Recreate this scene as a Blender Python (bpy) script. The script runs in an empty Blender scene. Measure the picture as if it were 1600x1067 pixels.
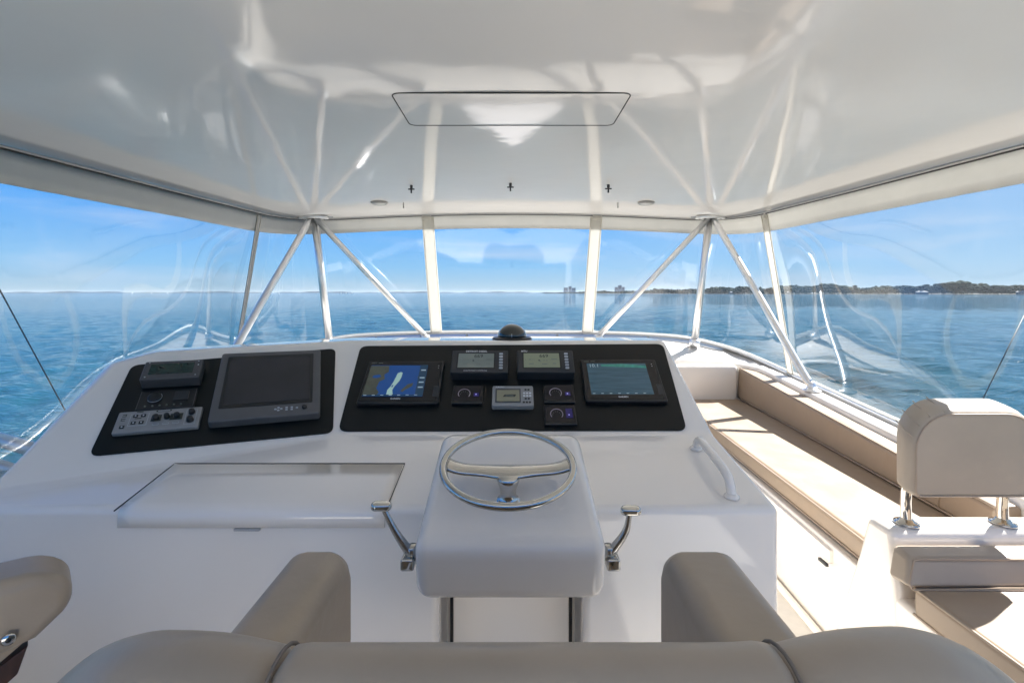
import bpy, bmesh, math, random
import numpy as np
from mathutils import Vector, Matrix
R = math.radians
random.seed(7)
rng = np.random.default_rng(7)
SC = bpy.context.scene
COL = SC.collection

# ------------------------------------------------------------------ camera, light, exposure
# metres; x to starboard, y towards the bow, z = 0 at the eye of the photographer
SEA_Z, DECK_Z = -5.5, -1.35
cam_d = bpy.data.cameras.new('camera'); cam = bpy.data.objects.new('camera', cam_d); COL.objects.link(cam)
cam.location = (0, 0, 0); cam.rotation_euler = (R(90), 0, 0)
cam_d.sensor_width = 36; cam_d.lens = 760 / 1600 * 36; cam_d.shift_y = -76.5 / 1600
cam_d.clip_start = 0.02; cam_d.clip_end = 60000
SC.camera = cam

SUN_EL, SUN_AZ = 43, 60          # degrees; azimuth from the bow towards starboard
wd = bpy.data.worlds.new('World'); SC.world = wd; wd.use_nodes = True
wn = wd.node_tree.nodes; wl = wd.node_tree.links; wn.clear()
wo = wn.new('ShaderNodeOutputWorld'); bg = wn.new('ShaderNodeBackground'); sky = wn.new('ShaderNodeTexSky')
sky.sky_type = 'NISHITA'; sky.sun_disc = False
sky.sun_elevation = R(SUN_EL); sky.sun_rotation = R(SUN_AZ)
sky.altitude = 0; sky.air_density = 1.0; sky.dust_density = 0.1; sky.ozone_density = 3.5
bg.inputs['Strength'].default_value = 0.055
# thin wisps of high cloud
tc = wn.new('ShaderNodeTexCoord'); mp = wn.new('ShaderNodeMapping'); mp.inputs['Scale'].default_value = (1.6, 1.6, 9)
mp.inputs['Rotation'].default_value = (0.0, 0.1, 0.0)
nz = wn.new('ShaderNodeTexNoise'); nz.inputs['Scale'].default_value = 2.1; nz.inputs['Detail'].default_value = 7; nz.inputs['Distortion'].default_value = .6
cr = wn.new('ShaderNodeValToRGB'); cr.color_ramp.elements[0].position = .52; cr.color_ramp.elements[1].position = .80
cr.color_ramp.elements[1].color = (.42, .42, .42, 1)
mx = wn.new('ShaderNodeMixRGB'); mx.inputs['Color2'].default_value = (3.9, 4.1, 4.5, 1)
wl.new(tc.outputs['Generated'], mp.inputs['Vector']); wl.new(mp.outputs['Vector'], nz.inputs['Vector'])
wl.new(nz.outputs['Fac'], cr.inputs['Fac']); wl.new(cr.outputs['Color'], mx.inputs['Fac'])
# clear winter sky: deep blue overhead, pale blue at the horizon, paler towards the sun
def vm(op, a, b=None):
    q = wn.new('ShaderNodeVectorMath'); q.operation = op; wl.new(a, q.inputs[0])
    if b is not None: q.inputs[1].default_value = b
    return q
nrm = vm('NORMALIZE', tc.outputs['Generated']); sep = wn.new('ShaderNodeSeparateXYZ'); wl.new(nrm.outputs[0], sep.inputs[0])
ramp = wn.new('ShaderNodeValToRGB'); el = ramp.color_ramp.elements
el[0].position = 0; el[0].color = (2.0, 2.85, 3.5, 1); el[1].position = 1; el[1].color = (.45, .85, 1.7, 1)
for p_, c_ in ((.05, (1.15, 2.55, 4.1)), (.16, (.42, 1.90, 4.6)), (.33, (.22, 1.35, 4.5)), (.6, (.40, 1.1, 2.7))):
    k_ = el.new(p_); k_.color = (*c_, 1)
wl.new(sep.outputs['Z'], ramp.inputs['Fac'])
dt = vm('DOT_PRODUCT', nrm.outputs[0], (math.sin(R(SUN_AZ)) * math.cos(R(SUN_EL)), math.cos(R(SUN_AZ)) * math.cos(R(SUN_EL)), math.sin(R(SUN_EL))))
glo = wn.new('ShaderNodeMapRange'); glo.inputs['From Min'].default_value = .35; glo.inputs['From Max'].default_value = 1.0; glo.inputs['To Max'].default_value = .8
glo.interpolation_type = 'SMOOTHSTEP'; wl.new(dt.outputs['Value'], glo.inputs['Value'])
m1 = wn.new('ShaderNodeMixRGB'); m1.inputs['Color2'].default_value = (2.1, 3.0, 3.9, 1); wl.new(glo.outputs['Result'], m1.inputs['Fac']); wl.new(ramp.outputs['Color'], m1.inputs['Color1'])
m2 = wn.new('ShaderNodeMixRGB'); m2.inputs['Fac'].default_value = .04; wl.new(m1.outputs['Color'], m2.inputs['Color1']); wl.new(sky.outputs['Color'], m2.inputs['Color2'])
wl.new(m2.outputs['Color'], mx.inputs['Color1']); wl.new(mx.outputs['Color'], bg.inputs['Color'])
wl.new(bg.outputs['Background'], wo.inputs['Surface'])

sd = bpy.data.lights.new('sun', 'SUN'); sun = bpy.data.objects.new('sun', sd); COL.objects.link(sun)
sd.energy = 4.7; sd.angle = R(0.6); sd.color = (1.0, .965, .915)
sv = Vector((math.sin(R(SUN_AZ)) * math.cos(R(SUN_EL)), math.cos(R(SUN_AZ)) * math.cos(R(SUN_EL)), math.sin(R(SUN_EL))))
sun.rotation_euler = sv.to_track_quat('Z', 'Y').to_euler()

SC.view_settings.view_transform = 'Standard'; SC.view_settings.look = 'None'
SC.view_settings.exposure = 2.06; SC.view_settings.gamma = 1
SC.view_settings.use_curve_mapping = False
SC.render.engine = 'CYCLES'
SC.cycles.use_denoising = True
SC.cycles.max_bounces = 10; SC.cycles.transparent_max_bounces = 24; SC.cycles.diffuse_bounces = 6
SC.cycles.sample_clamp_indirect = 7; SC.cycles.sample_clamp_direct = 2.5; SC.cycles.caustics_reflective = False; SC.cycles.caustics_refractive = False

# ------------------------------------------------------------------ materials
def mat(name, col, rough=.5, metal=0, coat=0, emit=None, es=0, noise=0, nscale=20, bump=0, bscale=60, bdist=.002, detail=4, spec=.5,
        stretch=None, rvar=0):
    m = bpy.data.materials.new(name); m.use_nodes = True
    n = m.node_tree.nodes; l = m.node_tree.links; b = n['Principled BSDF']
    b.inputs['Base Color'].default_value = (*col, 1); b.inputs['Roughness'].default_value = rough
    b.inputs['Metallic'].default_value = metal; b.inputs['Coat Weight'].default_value = coat
    b.inputs['Coat Roughness'].default_value = .04; b.inputs['Specular IOR Level'].default_value = spec
    if emit: b.inputs['Emission Color'].default_value = (*emit, 1); b.inputs['Emission Strength'].default_value = es
    t = n.new('ShaderNodeTexCoord'); vec = t.outputs['Object']
    if stretch:
        q = n.new('ShaderNodeMapping'); q.inputs['Scale'].default_value = stretch; l.new(vec, q.inputs['Vector']); vec = q.outputs['Vector']
    if noise or rvar:
        x = n.new('ShaderNodeTexNoise'); x.inputs['Scale'].default_value = nscale; x.inputs['Detail'].default_value = detail
        l.new(vec, x.inputs['Vector'])
        if noise:
            c = n.new('ShaderNodeValToRGB'); c.color_ramp.elements[0].position = .3; c.color_ramp.elements[1].position = .7
            c.color_ramp.elements[0].color = (*[k * (1 - noise) for k in col], 1); c.color_ramp.elements[1].color = (*[min(1, k * (1 + noise)) for k in col], 1)
            l.new(x.outputs['Fac'], c.inputs['Fac']); l.new(c.outputs['Color'], b.inputs['Base Color'])
        if rvar:
            mr = n.new('ShaderNodeMapRange'); mr.inputs['To Min'].default_value = rough; mr.inputs['To Max'].default_value = rough + rvar
            mr.inputs['From Min'].default_value = .35; mr.inputs['From Max'].default_value = .7
            l.new(x.outputs['Fac'], mr.inputs['Value']); l.new(mr.outputs['Result'], b.inputs['Roughness'])
    if bump:
        x = n.new('ShaderNodeTexNoise'); x.inputs['Scale'].default_value = bscale; x.inputs['Detail'].default_value = 3
        u = n.new('ShaderNodeBump'); u.inputs['Strength'].default_value = bump; u.inputs['Distance'].default_value = bdist
        l.new(vec, x.inputs['Vector']); l.new(x.outputs['Fac'], u.inputs['Height']); l.new(u.outputs['Normal'], b.inputs['Normal'])
        l.new(u.outputs['Normal'], b.inputs['Coat Normal'])
    return m

M = {}
M['gel'] = mat('white_gelcoat', (.90, .85, .785), .08, coat=.5, noise=.01, nscale=3, bump=.2, bscale=4, bdist=.004)
M['roof'] = mat('glossy_white_headliner', (.83, .81, .80), .05, spec=.5, noise=.015, nscale=2, bump=.22, bscale=2.4, bdist=.012, rvar=.05)
M['deck'] = mat('off_white_nonskid', (.72, .69, .64), .6, noise=.04, nscale=30, bump=.5, bscale=220, bdist=.0015)
M['seat'] = mat('beige_vinyl', (.37, .28, .20), .42, noise=.05, nscale=6, bump=.5, bscale=7, bdist=.010, rvar=.12)
M['pipe'] = mat('beige_piping', (.42, .33, .25), .5)
M['chair'] = mat('taupe_vinyl', (.37, .30, .225), .33, noise=.10, nscale=5, bump=.5, bscale=22, bdist=.0025, rvar=.15)
M['chair_pipe'] = mat('dark_taupe_seam', (.16, .13, .105), .6)
M['headrest'] = mat('light_taupe_vinyl', (.44, .365, .285), .42, noise=.06, nscale=5, bump=.6, bscale=9, bdist=.009)
M['metal'] = mat('polished_stainless', (.55, .54, .51), .06, metal=1, bump=.1, bscale=30, bdist=.0008)
M['brushed'] = mat('anodised_aluminium', (.86, .86, .86), .30, metal=.75, noise=.04, nscale=30, stretch=(1, 1, .1))
M['cast'] = mat('cast_lever_metal', (.50, .49, .47), .2, metal=1, noise=.1, nscale=25, bump=.2, bscale=60, bdist=.001)
M['panel'] = mat('black_panel_board', (.006, .0075, .008), .42, noise=.1, nscale=8, bump=.15, bscale=200, bdist=.0004, spec=.3)
M['black'] = mat('black_plastic', (.010, .011, .013), .35, bump=.1, bscale=300, bdist=.0003)
M['dark'] = mat('charcoal_plastic', (.030, .032, .036), .45, bump=.2, bscale=250, bdist=.0004, noise=.06)
M['grey'] = mat('grey_plastic', (.075, .075, .078), .5, noise=.05, bump=.2, bscale=250, bdist=.0004)
M['silver'] = mat('silver_plastic', (.29, .29, .285), .42, noise=.05, nscale=40)
M['monitor'] = mat('grey_monitor_case', (.105, .105, .107), .5, noise=.05, bump=.2, bscale=250, bdist=.0004)
M['deadglass'] = mat('unlit_screen_glass', (.032, .032, .036), .12, noise=.2, nscale=5)
M['glasscase'] = mat('screen_glass', (.008, .008, .010), .06)
M['lcd_dark'] = mat('dark_green_lcd', (.012, .035, .030), .12, noise=.5, nscale=60)
M['lcd'] = mat('grey_green_lcd', (.22, .25, .22), .2, emit=(.33, .36, .31), es=.01)
M['lcd2'] = mat('yellow_green_lcd', (.30, .33, .22), .2, emit=(.38, .40, .28), es=.01)
M['lcd3'] = mat('olive_lcd', (.26, .25, .17), .2, emit=(.33, .31, .2), es=.01)
M['seg'] = mat('lcd_segment', (.03, .035, .03), .5)
M['segl'] = mat('faint_lcd_segment', (.17, .19, .16), .5)
M['white'] = mat('white_print', (.7, .72, .74), .5)
M['button'] = mat('pale_button', (.45, .48, .52), .45)
M['blue'] = mat('chart_blue', (.01, .05, .16), .15, emit=(.004, .06, .26), es=.11)
M['land'] = mat('chart_land', (.05, .06, .045), .15, emit=(.12, .13, .10), es=.05, noise=.2, nscale=30)
M['chan'] = mat('chart_channel', (.2, .3, .28), .15, emit=(.30, .46, .40), es=.16)
M['side'] = mat('chart_sidebar', (.01, .03, .06), .15, emit=(.02, .07, .13), es=.08)
M['sonar'] = mat('sonar_screen', (.03, .07, .10), .12, emit=(.045, .105, .14), es=.08, noise=.35, nscale=26, stretch=(.4, 6, 1))
M['sonart'] = mat('sonar_top_band', (.03, .2, .16), .12, emit=(.05, .26, .20), es=.07, noise=.4, nscale=40)
M['gauge'] = mat('gauge_glass', (.006, .005, .010), .1)
M['arc'] = mat('gauge_arc', (.2, .18, .22), .4, emit=(.4, .34, .42), es=.04)
M['violet'] = mat('violet_readout', (.02, .015, .08), .2, emit=(.04, .03, .22), es=.04)
M['dot'] = mat('violet_dot', (.2, .2, .6), .3, emit=(.3, .3, .9), es=.2)
M['label'] = mat('screen_label', (.3, .4, .45), .3, emit=(.3, .42, .46), es=.1)
M['compass'] = mat('smoked_compass_dome', (.006, .014, .014), .05, coat=1)
M['valance'] = mat('white_marine_vinyl', (.70, .69, .66), .5, noise=.04, nscale=9, bump=.6, bscale=8, bdist=.01, stretch=(1, 1, 1))
def translucent(m, fac):
    n = m.node_tree.nodes; l = m.node_tree.links; b = n['Principled BSDF']; o = [k for k in n if k.type == 'OUTPUT_MATERIAL'][0]
    t = n.new('ShaderNodeBsdfTranslucent'); t.inputs['Color'].default_value = b.inputs['Base Color'].default_value
    x = n.new('ShaderNodeMixShader'); x.inputs['Fac'].default_value = fac
    l.new(b.outputs[0], x.inputs[1]); l.new(t.outputs[0], x.inputs[2]); l.new(x.outputs[0], o.inputs['Surface'])
translucent(M['valance'], .35)
M['strap'] = mat('ivory_webbing', (.86, .84, .79), .6, noise=.05, nscale=20, bump=.3, bscale=150, bdist=.001)
translucent(M['strap'], .6)
M['groove'] = mat('dark_joint', (.035, .035, .037), .7)
M['track'] = mat('grey_track', (.42, .42, .42), .45)
M['teak'] = mat('dark_teak', (.035, .012, .008), .4, noise=.3, nscale=20, stretch=(1, 8, 1))
M['lens'] = mat('frosted_lens', (.62, .62, .60), .3)
M['cord'] = mat('dark_cord', (.02, .02, .022), .6)
M['bluetube'] = mat('satin_alloy_tube', (.55, .58, .60), .3, metal=.7)
M['sand'] = mat('shore_sand', (.12, .12, .10), .9, noise=.2, nscale=.01)
M['leaf'] = mat('coastal_pine_foliage', (.022, .040, .030), .9, spec=.05, noise=.35, nscale=.05)
M['leaf2'] = mat('coastal_oak_foliage', (.030, .050, .034), .9, spec=.05, noise=.35, nscale=.05)
M['trunkm'] = mat('pine_bark', (.10, .075, .055), .9)
M['housew'] = mat('pale_house_wall', (.30, .30, .29), .8)
M['houser'] = mat('pale_grey_roof', (.26, .27, .28), .7)
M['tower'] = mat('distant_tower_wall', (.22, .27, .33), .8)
M['pane'] = mat('dark_window', (.04, .05, .07), .2)
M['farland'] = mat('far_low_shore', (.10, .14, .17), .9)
M['sail'] = mat('white_boat_hull', (.75, .75, .74), .5)

# clear marine vinyl: thin sheet, mirror-like at grazing angles, slightly rippled
def clear_vinyl():
    m = bpy.data.materials.new('clear_vinyl'); m.use_nodes = True
    n = m.node_tree.nodes; l = m.node_tree.links; n.clear()
    o = n.new('ShaderNodeOutputMaterial'); tr = n.new('ShaderNodeBsdfTransparent'); gl = n.new('ShaderNodeBsdfGlossy')
    tr.inputs['Color'].default_value = (.95, .965, .98, 1)
    gl.inputs['Roughness'].default_value = .045
    t = n.new('ShaderNodeTexCoord'); x = n.new('ShaderNodeTexNoise'); x.inputs['Scale'].default_value = 1.5; x.inputs['Detail'].default_value = 1.5
    q = n.new('ShaderNodeMapping'); q.inputs['Scale'].default_value = (1, 1, .55)
    u = n.new('ShaderNodeBump'); u.inputs['Strength'].default_value = .35; u.inputs['Distance'].default_value = .03
    # mirror share of a thin sheet, the same from either side
    g = n.new('ShaderNodeNewGeometry'); d = n.new('ShaderNodeVectorMath'); d.operation = 'DOT_PRODUCT'
    l.new(g.outputs['Incoming'], d.inputs[0]); l.new(u.outputs['Normal'], d.inputs[1])
    def mth(op, a, b=None, c=None, clamp=False):
        q = n.new('ShaderNodeMath'); q.operation = op; q.use_clamp = clamp
        for k, w in enumerate((a, b, c)):
            if w is None: continue
            if isinstance(w, (int, float)): q.inputs[k].default_value = w
            else: l.new(w, q.inputs[k])
        return q.outputs[0]
    mm = mth('MULTIPLY_ADD', mth('POWER', mth('SUBTRACT', 1.0, mth('ABSOLUTE', d.outputs['Value']), None, True), 2.5), .95, .062, True)
    mix = n.new('ShaderNodeMixShader')
    l.new(t.outputs['Object'], q.inputs['Vector']); l.new(q.outputs['Vector'], x.inputs['Vector']); l.new(x.outputs['Fac'], u.inputs['Height'])
    l.new(u.outputs['Normal'], gl.inputs['Normal']); l.new(mm, mix.inputs['Fac'])
    l.new(tr.outputs[0], mix.inputs[1]); l.new(gl.outputs[0], mix.inputs[2]); l.new(mix.outputs[0], o.inputs['Surface'])
    return m
M['vinyl'] = clear_vinyl()

def water():
    m = bpy.data.materials.new('bay_water'); m.use_nodes = True
    n = m.node_tree.nodes; l = m.node_tree.links; b = n['Principled BSDF']
    b.inputs['Base Color'].default_value = (.006, .075, .115, 1); b.inputs['Roughness'].default_value = .04; b.inputs['IOR'].default_value = 1.33
    g = n.new('ShaderNodeNewGeometry'); prev = None
    for sc_, st, ds, str_ in ((.10, (1, 2.6, 1), .9, .8), (.5, (1, 2.0, 1), .42, .8), (1.8, (1, 1.8, 1), .15, .9), (6, (1, 1.5, 1), .02, .6)):
        q = n.new('ShaderNodeMapping'); q.inputs['Scale'].default_value = st; q.inputs['Rotation'].default_value = (0, 0, .25)
        x = n.new('ShaderNodeTexNoise'); x.inputs['Scale'].default_value = sc_; x.inputs['Detail'].default_value = 4; x.inputs['Roughness'].default_value = .6
        u = n.new('ShaderNodeBump'); u.inputs['Strength'].default_value = str_; u.inputs['Distance'].default_value = ds
        l.new(g.outputs['Position'], q.inputs['Vector']); l.new(q.outputs['Vector'], x.inputs['Vector']); l.new(x.outputs['Fac'], u.inputs['Height'])
        if prev: l.new(prev.outputs['Normal'], u.inputs['Normal'])
        prev = u
    l.new(prev.outputs['Normal'], b.inputs['Normal'])
    # shoals and wind lanes: slow change of body colour
    x = n.new('ShaderNodeTexNoise'); x.inputs['Scale'].default_value = .012; x.inputs['Detail'].default_value = 4
    q = n.new('ShaderNodeMapping'); q.inputs['Scale'].default_value = (1, 3, 1)
    c = n.new('ShaderNodeValToRGB'); c.color_ramp.elements[0].position = .3; c.color_ramp.elements[1].position = .7
    c.color_ramp.elements[0].color = (.002, .030, .046, 1); c.color_ramp.elements[1].color = (.004, .052, .068, 1)
    l.new(g.outputs['Position'], q.inputs['Vector']); l.new(q.outputs['Vector'], x.inputs['Vector']); l.new(x.outputs['Fac'], c.inputs['Fac'])
    l.new(c.outputs['Color'], b.inputs['Base Color'])
    return m
M['water'] = water()

# ------------------------------------------------------------------ mesh helpers
def link(name, verts, faces, m=None, parent=None, smooth=False, bevel=0, seg=3, loc=None, kind=None, wn_=True, solid=0, angle=30):
    me = bpy.data.meshes.new(name); me.from_pydata([tuple(v) for v in verts], [], [tuple(f) for f in faces]); me.update()
    bm = bmesh.new(); bm.from_mesh(me)
    if len(bm.faces) < 40000: bmesh.ops.recalc_face_normals(bm, faces=bm.faces)
    bm.to_mesh(me); bm.free()
    o = bpy.data.objects.new(name, me); COL.objects.link(o)
    if m is not None: me.materials.append(M[m] if isinstance(m, str) else m)
    if parent is not None: o.parent = parent
    if loc: o.location = loc
    if kind: o['kind'] = kind
    if solid:
        s = o.modifiers.new('solidify', 'SOLIDIFY'); s.thickness = solid; s.offset = 0
    if bevel:
        b = o.modifiers.new('bevel', 'BEVEL'); b.width = bevel; b.segments = seg; b.limit_method = 'ANGLE'; b.angle_limit = R(angle)
        smooth = True
        if wn_:
            w = o.modifiers.new('wn', 'WEIGHTED_NORMAL'); w.keep_sharp = False
    if smooth:
        for p in me.polygons: p.use_smooth = True
    return o

def empty(name, label=None, cat=None, group=None, loc=(0, 0, 0), mw=None, parent=None):
    o = bpy.data.objects.new(name, None); COL.objects.link(o); o.location = loc; o.empty_display_size = .05
    if mw is not None: o.matrix_world = mw
    tag(o, label, cat, group); 
    if parent: o.parent = parent
    return o
def tag(o, label=None, cat=None, group=None, kind=None):
    if label: o['label'] = label
    if cat: o['category'] = cat
    if group: o['group'] = group
    if kind: o['kind'] = kind
    return o

def boxg(x0, x1, y0, y1, z0, z1):
    v = [(x, y, z) for z in (z0, z1) for y in (y0, y1) for x in (x0, x1)]
    return v, [(0, 2, 3, 1), (4, 5, 7, 6), (0, 1, 5, 4), (2, 6, 7, 3), (0, 4, 6, 2), (1, 3, 7, 5)]
def box(name, c, s, m, parent=None, bevel=0, seg=2):
    v, f = boxg(*[q for i in range(3) for q in (c[i] - s[i] / 2, c[i] + s[i] / 2)])
    return link(name, v, f, m, parent, bevel=bevel, seg=seg)
def prismg(loop, z0, z1):
    n = len(loop); v = [(x, y, z0) for x, y in loop] + [(x, y, z1) for x, y in loop]
    return v, [tuple(range(n))[::-1], tuple(range(n, 2 * n))] + [(i, (i + 1) % n, n + (i + 1) % n, n + i) for i in range(n)]
def rrect(x0, x1, y0, y1, r, k=6):
    out = []
    for cx, cy, a in ((x1 - r, y1 - r, 0), (x0 + r, y1 - r, 90), (x0 + r, y0 + r, 180), (x1 - r, y0 + r, 270)):
        for i in range(k + 1):
            t = R(a + 90 * i / k); out.append((cx + r * math.cos(t), cy + r * math.sin(t)))
    return out
def merge(parts):
    V, F = [], []
    for v, f in parts:
        b = len(V); V += list(v); F += [tuple(i + b for i in q) for q in f]
    return V, F
def smoothpath(pts, k=8, closed=False):
    P = [Vector(p) for p in pts]; n = len(P); out = []
    rngs = range(n) if closed else range(n - 1)
    for i in rngs:
        p0 = P[(i - 1) % n] if (closed or i > 0) else P[0] * 2 - P[1]
        p1, p2 = P[i], P[(i + 1) % n]
        p3 = P[(i + 2) % n] if (closed or i + 2 < n) else P[-1] * 2 - P[-2]
        for j in range(k):
            t = j / k
            out.append(.5 * ((2 * p1) + (p2 - p0) * t + (2 * p0 - 5 * p1 + 4 * p2 - p3) * t * t + (3 * p1 - p0 - 3 * p2 + p3) * t ** 3))
    if not closed: out.append(P[-1])
    return out
def tubeg(path, r, n=12, closed=False, flat=1.0, cap=True):
    P = [Vector(p) for p in path]; V, F = [], []; N = len(P)
    up = None
    for i, p in enumerate(P):
        a = P[(i - 1) % N] if (closed or i) else p; b = P[(i + 1) % N] if (closed or i < N - 1) else p
        t = (b - a).normalized()
        if up is None:
            up = Vector((0, 0, 1)) if abs(t.z) < .9 else Vector((0, 1, 0))
        s = t.cross(up).normalized(); u2 = s.cross(t).normalized(); up = u2
        rr = r[i] if isinstance(r, (list, tuple)) else r
        for k in range(n):
            q = 2 * math.pi * k / n; V.append(p + s * math.cos(q) * rr + u2 * math.sin(q) * rr * flat)
    m = N if closed else N - 1
    for i in range(m):
        for k in range(n):
            a, b = i * n + k, i * n + (k + 1) % n; c, d = ((i + 1) % N) * n + (k + 1) % n, ((i + 1) % N) * n + k
            F.append((a, b, c, d))
    if cap and not closed: F += [tuple(range(n))[::-1], tuple(range((N - 1) * n, N * n))]
    return V, F
def tube(name, path, r, m, parent=None, n=12, closed=False, flat=1.0):
    v, f = tubeg(path, r, n, closed, flat); return link(name, v, f, m, parent, smooth=True)
def latheg(prof, n=24, c=(0, 0, 0)):
    V, F = [], []
    for r_, z in prof:
        for k in range(n):
            a = 2 * math.pi * k / n; V.append((c[0] + r_ * math.cos(a), c[1] + r_ * math.sin(a), c[2] + z))
    for i in range(len(prof) - 1):
        for k in range(n):
            F.append((i * n + k, i * n + (k + 1) % n, (i + 1) * n + (k + 1) % n, (i + 1) * n + k))
    F += [tuple(range(n))[::-1], tuple(range((len(prof) - 1) * n, len(prof) * n))]
    return V, F
def lathe(name, prof, m, parent=None, c=(0, 0, 0), n=24):
    v, f = latheg(prof, n, c); return link(name, v, f, m, parent, smooth=True)
def decal(name, polys, parent, z=0.0, dz=.0003):
    """flat print: one mesh, one material slot per colour, each layer a hair above the last"""
    V, F, mi, mats = [], [], [], []
    for i, (poly, m) in enumerate(polys):
        b = len(V); V += [(x, y, z + dz * i) for x, y in poly]; F.append(tuple(range(b, b + len(poly))))
        if m not in mats: mats.append(m)
        mi.append(mats.index(m))
    o = link(name, V, F, None, parent)
    for m in mats: o.data.materials.append(M[m])
    for p, k in zip(o.data.polygons, mi): p.material_index = k
    return o
def quad(x0, x1, y0, y1): return [(x0, y0), (x1, y0), (x1, y1), (x0, y1)]
def text(body, x, y, size, m, parent, z=0, name='lettering', align='CENTER', rot=0, bold=0):
    c = bpy.data.curves.new('t', 'FONT'); c.body = body; c.size = size; c.align_x = align; c.align_y = 'CENTER'; c.offset = bold; c.resolution_u = 2
    t = bpy.data.objects.new('t', c); COL.objects.link(t)
    dg = bpy.context.evaluated_depsgraph_get(); me = bpy.data.meshes.new_from_object(t.evaluated_get(dg))
    bpy.data.objects.remove(t); bpy.data.curves.remove(c)
    o = bpy.data.objects.new(name, me); COL.objects.link(o); me.materials.clear(); me.materials.append(M[m])
    o.parent = parent; o.location = (x, y, z); o.rotation_euler = (0, 0, rot)
    return o
def cut(o, v, f):
    """subtract a closed solid from o for good"""
    c = link('cutter', v, f)
    b = o.modifiers.new('cut', 'BOOLEAN'); b.object = c; b.operation = 'DIFFERENCE'; b.solver = 'EXACT'
    dg = bpy.context.evaluated_depsgraph_get(); me = bpy.data.meshes.new_from_object(o.evaluated_get(dg))
    o.modifiers.remove(b); old = o.data; o.data = me; bpy.data.objects.remove(c); bpy.data.meshes.remove(old)
def bevelmod(o, w, seg=3, angle=25):
    b = o.modifiers.new('bevel', 'BEVEL'); b.width = w; b.segments = seg; b.limit_method = 'ANGLE'; b.angle_limit = R(angle)
    n = o.modifiers.new('wn', 'WEIGHTED_NORMAL'); n.keep_sharp = False
    for p in o.data.polygons: p.use_smooth = True
def cushion(name, loop, z0, z1, m, parent=None, r=.03, puff=0.0):
    v, f = prismg(loop, z0, z1)
    o = link(name, v, f, m, parent, bevel=r, seg=5, angle=40)
    return o

# sea air between the boat and the far shore
hz_ = bpy.data.materials.new('sea_air'); hz_.use_nodes = True; n_ = hz_.node_tree.nodes; n_.clear()
ho = n_.new('ShaderNodeOutputMaterial'); pv = n_.new('ShaderNodeVolumePrincipled'); pv.inputs['Density'].default_value = .00003; pv.inputs['Color'].default_value = (.80, .90, 1, 1); pv.inputs['Anisotropy'].default_value = .2
hz_.node_tree.links.new(pv.outputs[0], ho.inputs['Volume'])
v, f = boxg(-13000, 13000, -13000, 13000, SEA_Z - 1, 32); link('haze', v, f, hz_, kind='stuff')
SC.cycles.volume_bounces = 0
# ------------------------------------------------------------------ sea
def sea():
    na, nr = 430, 720
    ang = np.linspace(R(-95), R(95), na)
    rad = 4 * (420 / 4) ** (np.linspace(0, 1, nr))
    A, Rr = np.meshgrid(ang, rad); X = Rr * np.sin(A); Y = Rr * np.cos(A); Z = np.zeros_like(X)
    for i in range(46):
        wl_ = 0.6 * (6.5 / .6) ** rng.random(); th = R(215) + rng.normal() * .55; k = 2 * np.pi / wl_
        amp = .0125 * wl_ ** .72
        cell = Rr * (ang[1] - ang[0]) * 3
        w = np.clip((wl_ - cell) / wl_, 0, 1)
        ph = k * (X * np.cos(th) + Y * np.sin(th)) + rng.random() * 6.28
        Z += amp * w * (1 - np.abs(np.sin(ph / 2)) * 2 + .27)
    Z *= np.clip((420 - Rr) / 120, 0, 1)
    verts = np.stack([X, Y, Z], -1).reshape(-1, 3)
    i = np.arange((nr - 1) * (na - 1)); r0 = i // (na - 1); c0 = i % (na - 1); a = r0 * na + c0
    faces = np.stack([a, a + na, a + na + 1, a + 1], 1)
    me = bpy.data.meshes.new('sea'); me.vertices.add(len(verts)); me.vertices.foreach_set('co', verts.ravel())
    me.loops.add(faces.size); me.loops.foreach_set('vertex_index', faces.ravel().astype(np.int32))
    me.polygons.add(len(faces)); me.polygons.foreach_set('loop_start', np.arange(0, faces.size, 4, dtype=np.int32))
    me.polygons.foreach_set('loop_total', np.full(len(faces), 4, np.int32)); me.polygons.foreach_set('use_smooth', np.ones(len(faces), bool))
    me.update(calc_edges=True)
    # far water: one sheet that leaves a hole where the waves are modelled
    me.materials.append(M['water'])
    o = bpy.data.objects.new('sea', me); COL.objects.link(o); o.location = (0, 0, SEA_Z); o['kind'] = 'structure'
    V, F = [], []; n = 96
    for rr in (419, 1500, 5000, 12500):
        for k in range(n):
            t = R(-95 + 190 * k / (n - 1)); V.append((rr * math.sin(t), rr * math.cos(t), SEA_Z))
    for j in range(3):
        for k in range(n - 1): F.append((j * n + k, j * n + k + 1, (j + 1) * n + k + 1, (j + 1) * n + k))
    link('far_sea', V, F, 'water', kind='structure')
    # behind the boat
    V = [(0, 0, SEA_Z)] + [(12500 * math.sin(R(95 + 170 * k / 30)), 12500 * math.cos(R(95 + 170 * k / 30)), SEA_Z) for k in range(31)]
    link('sea_astern', V, [(0, k, k + 1) for k in range(1, 31)], 'water', kind='structure')
sea()

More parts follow.
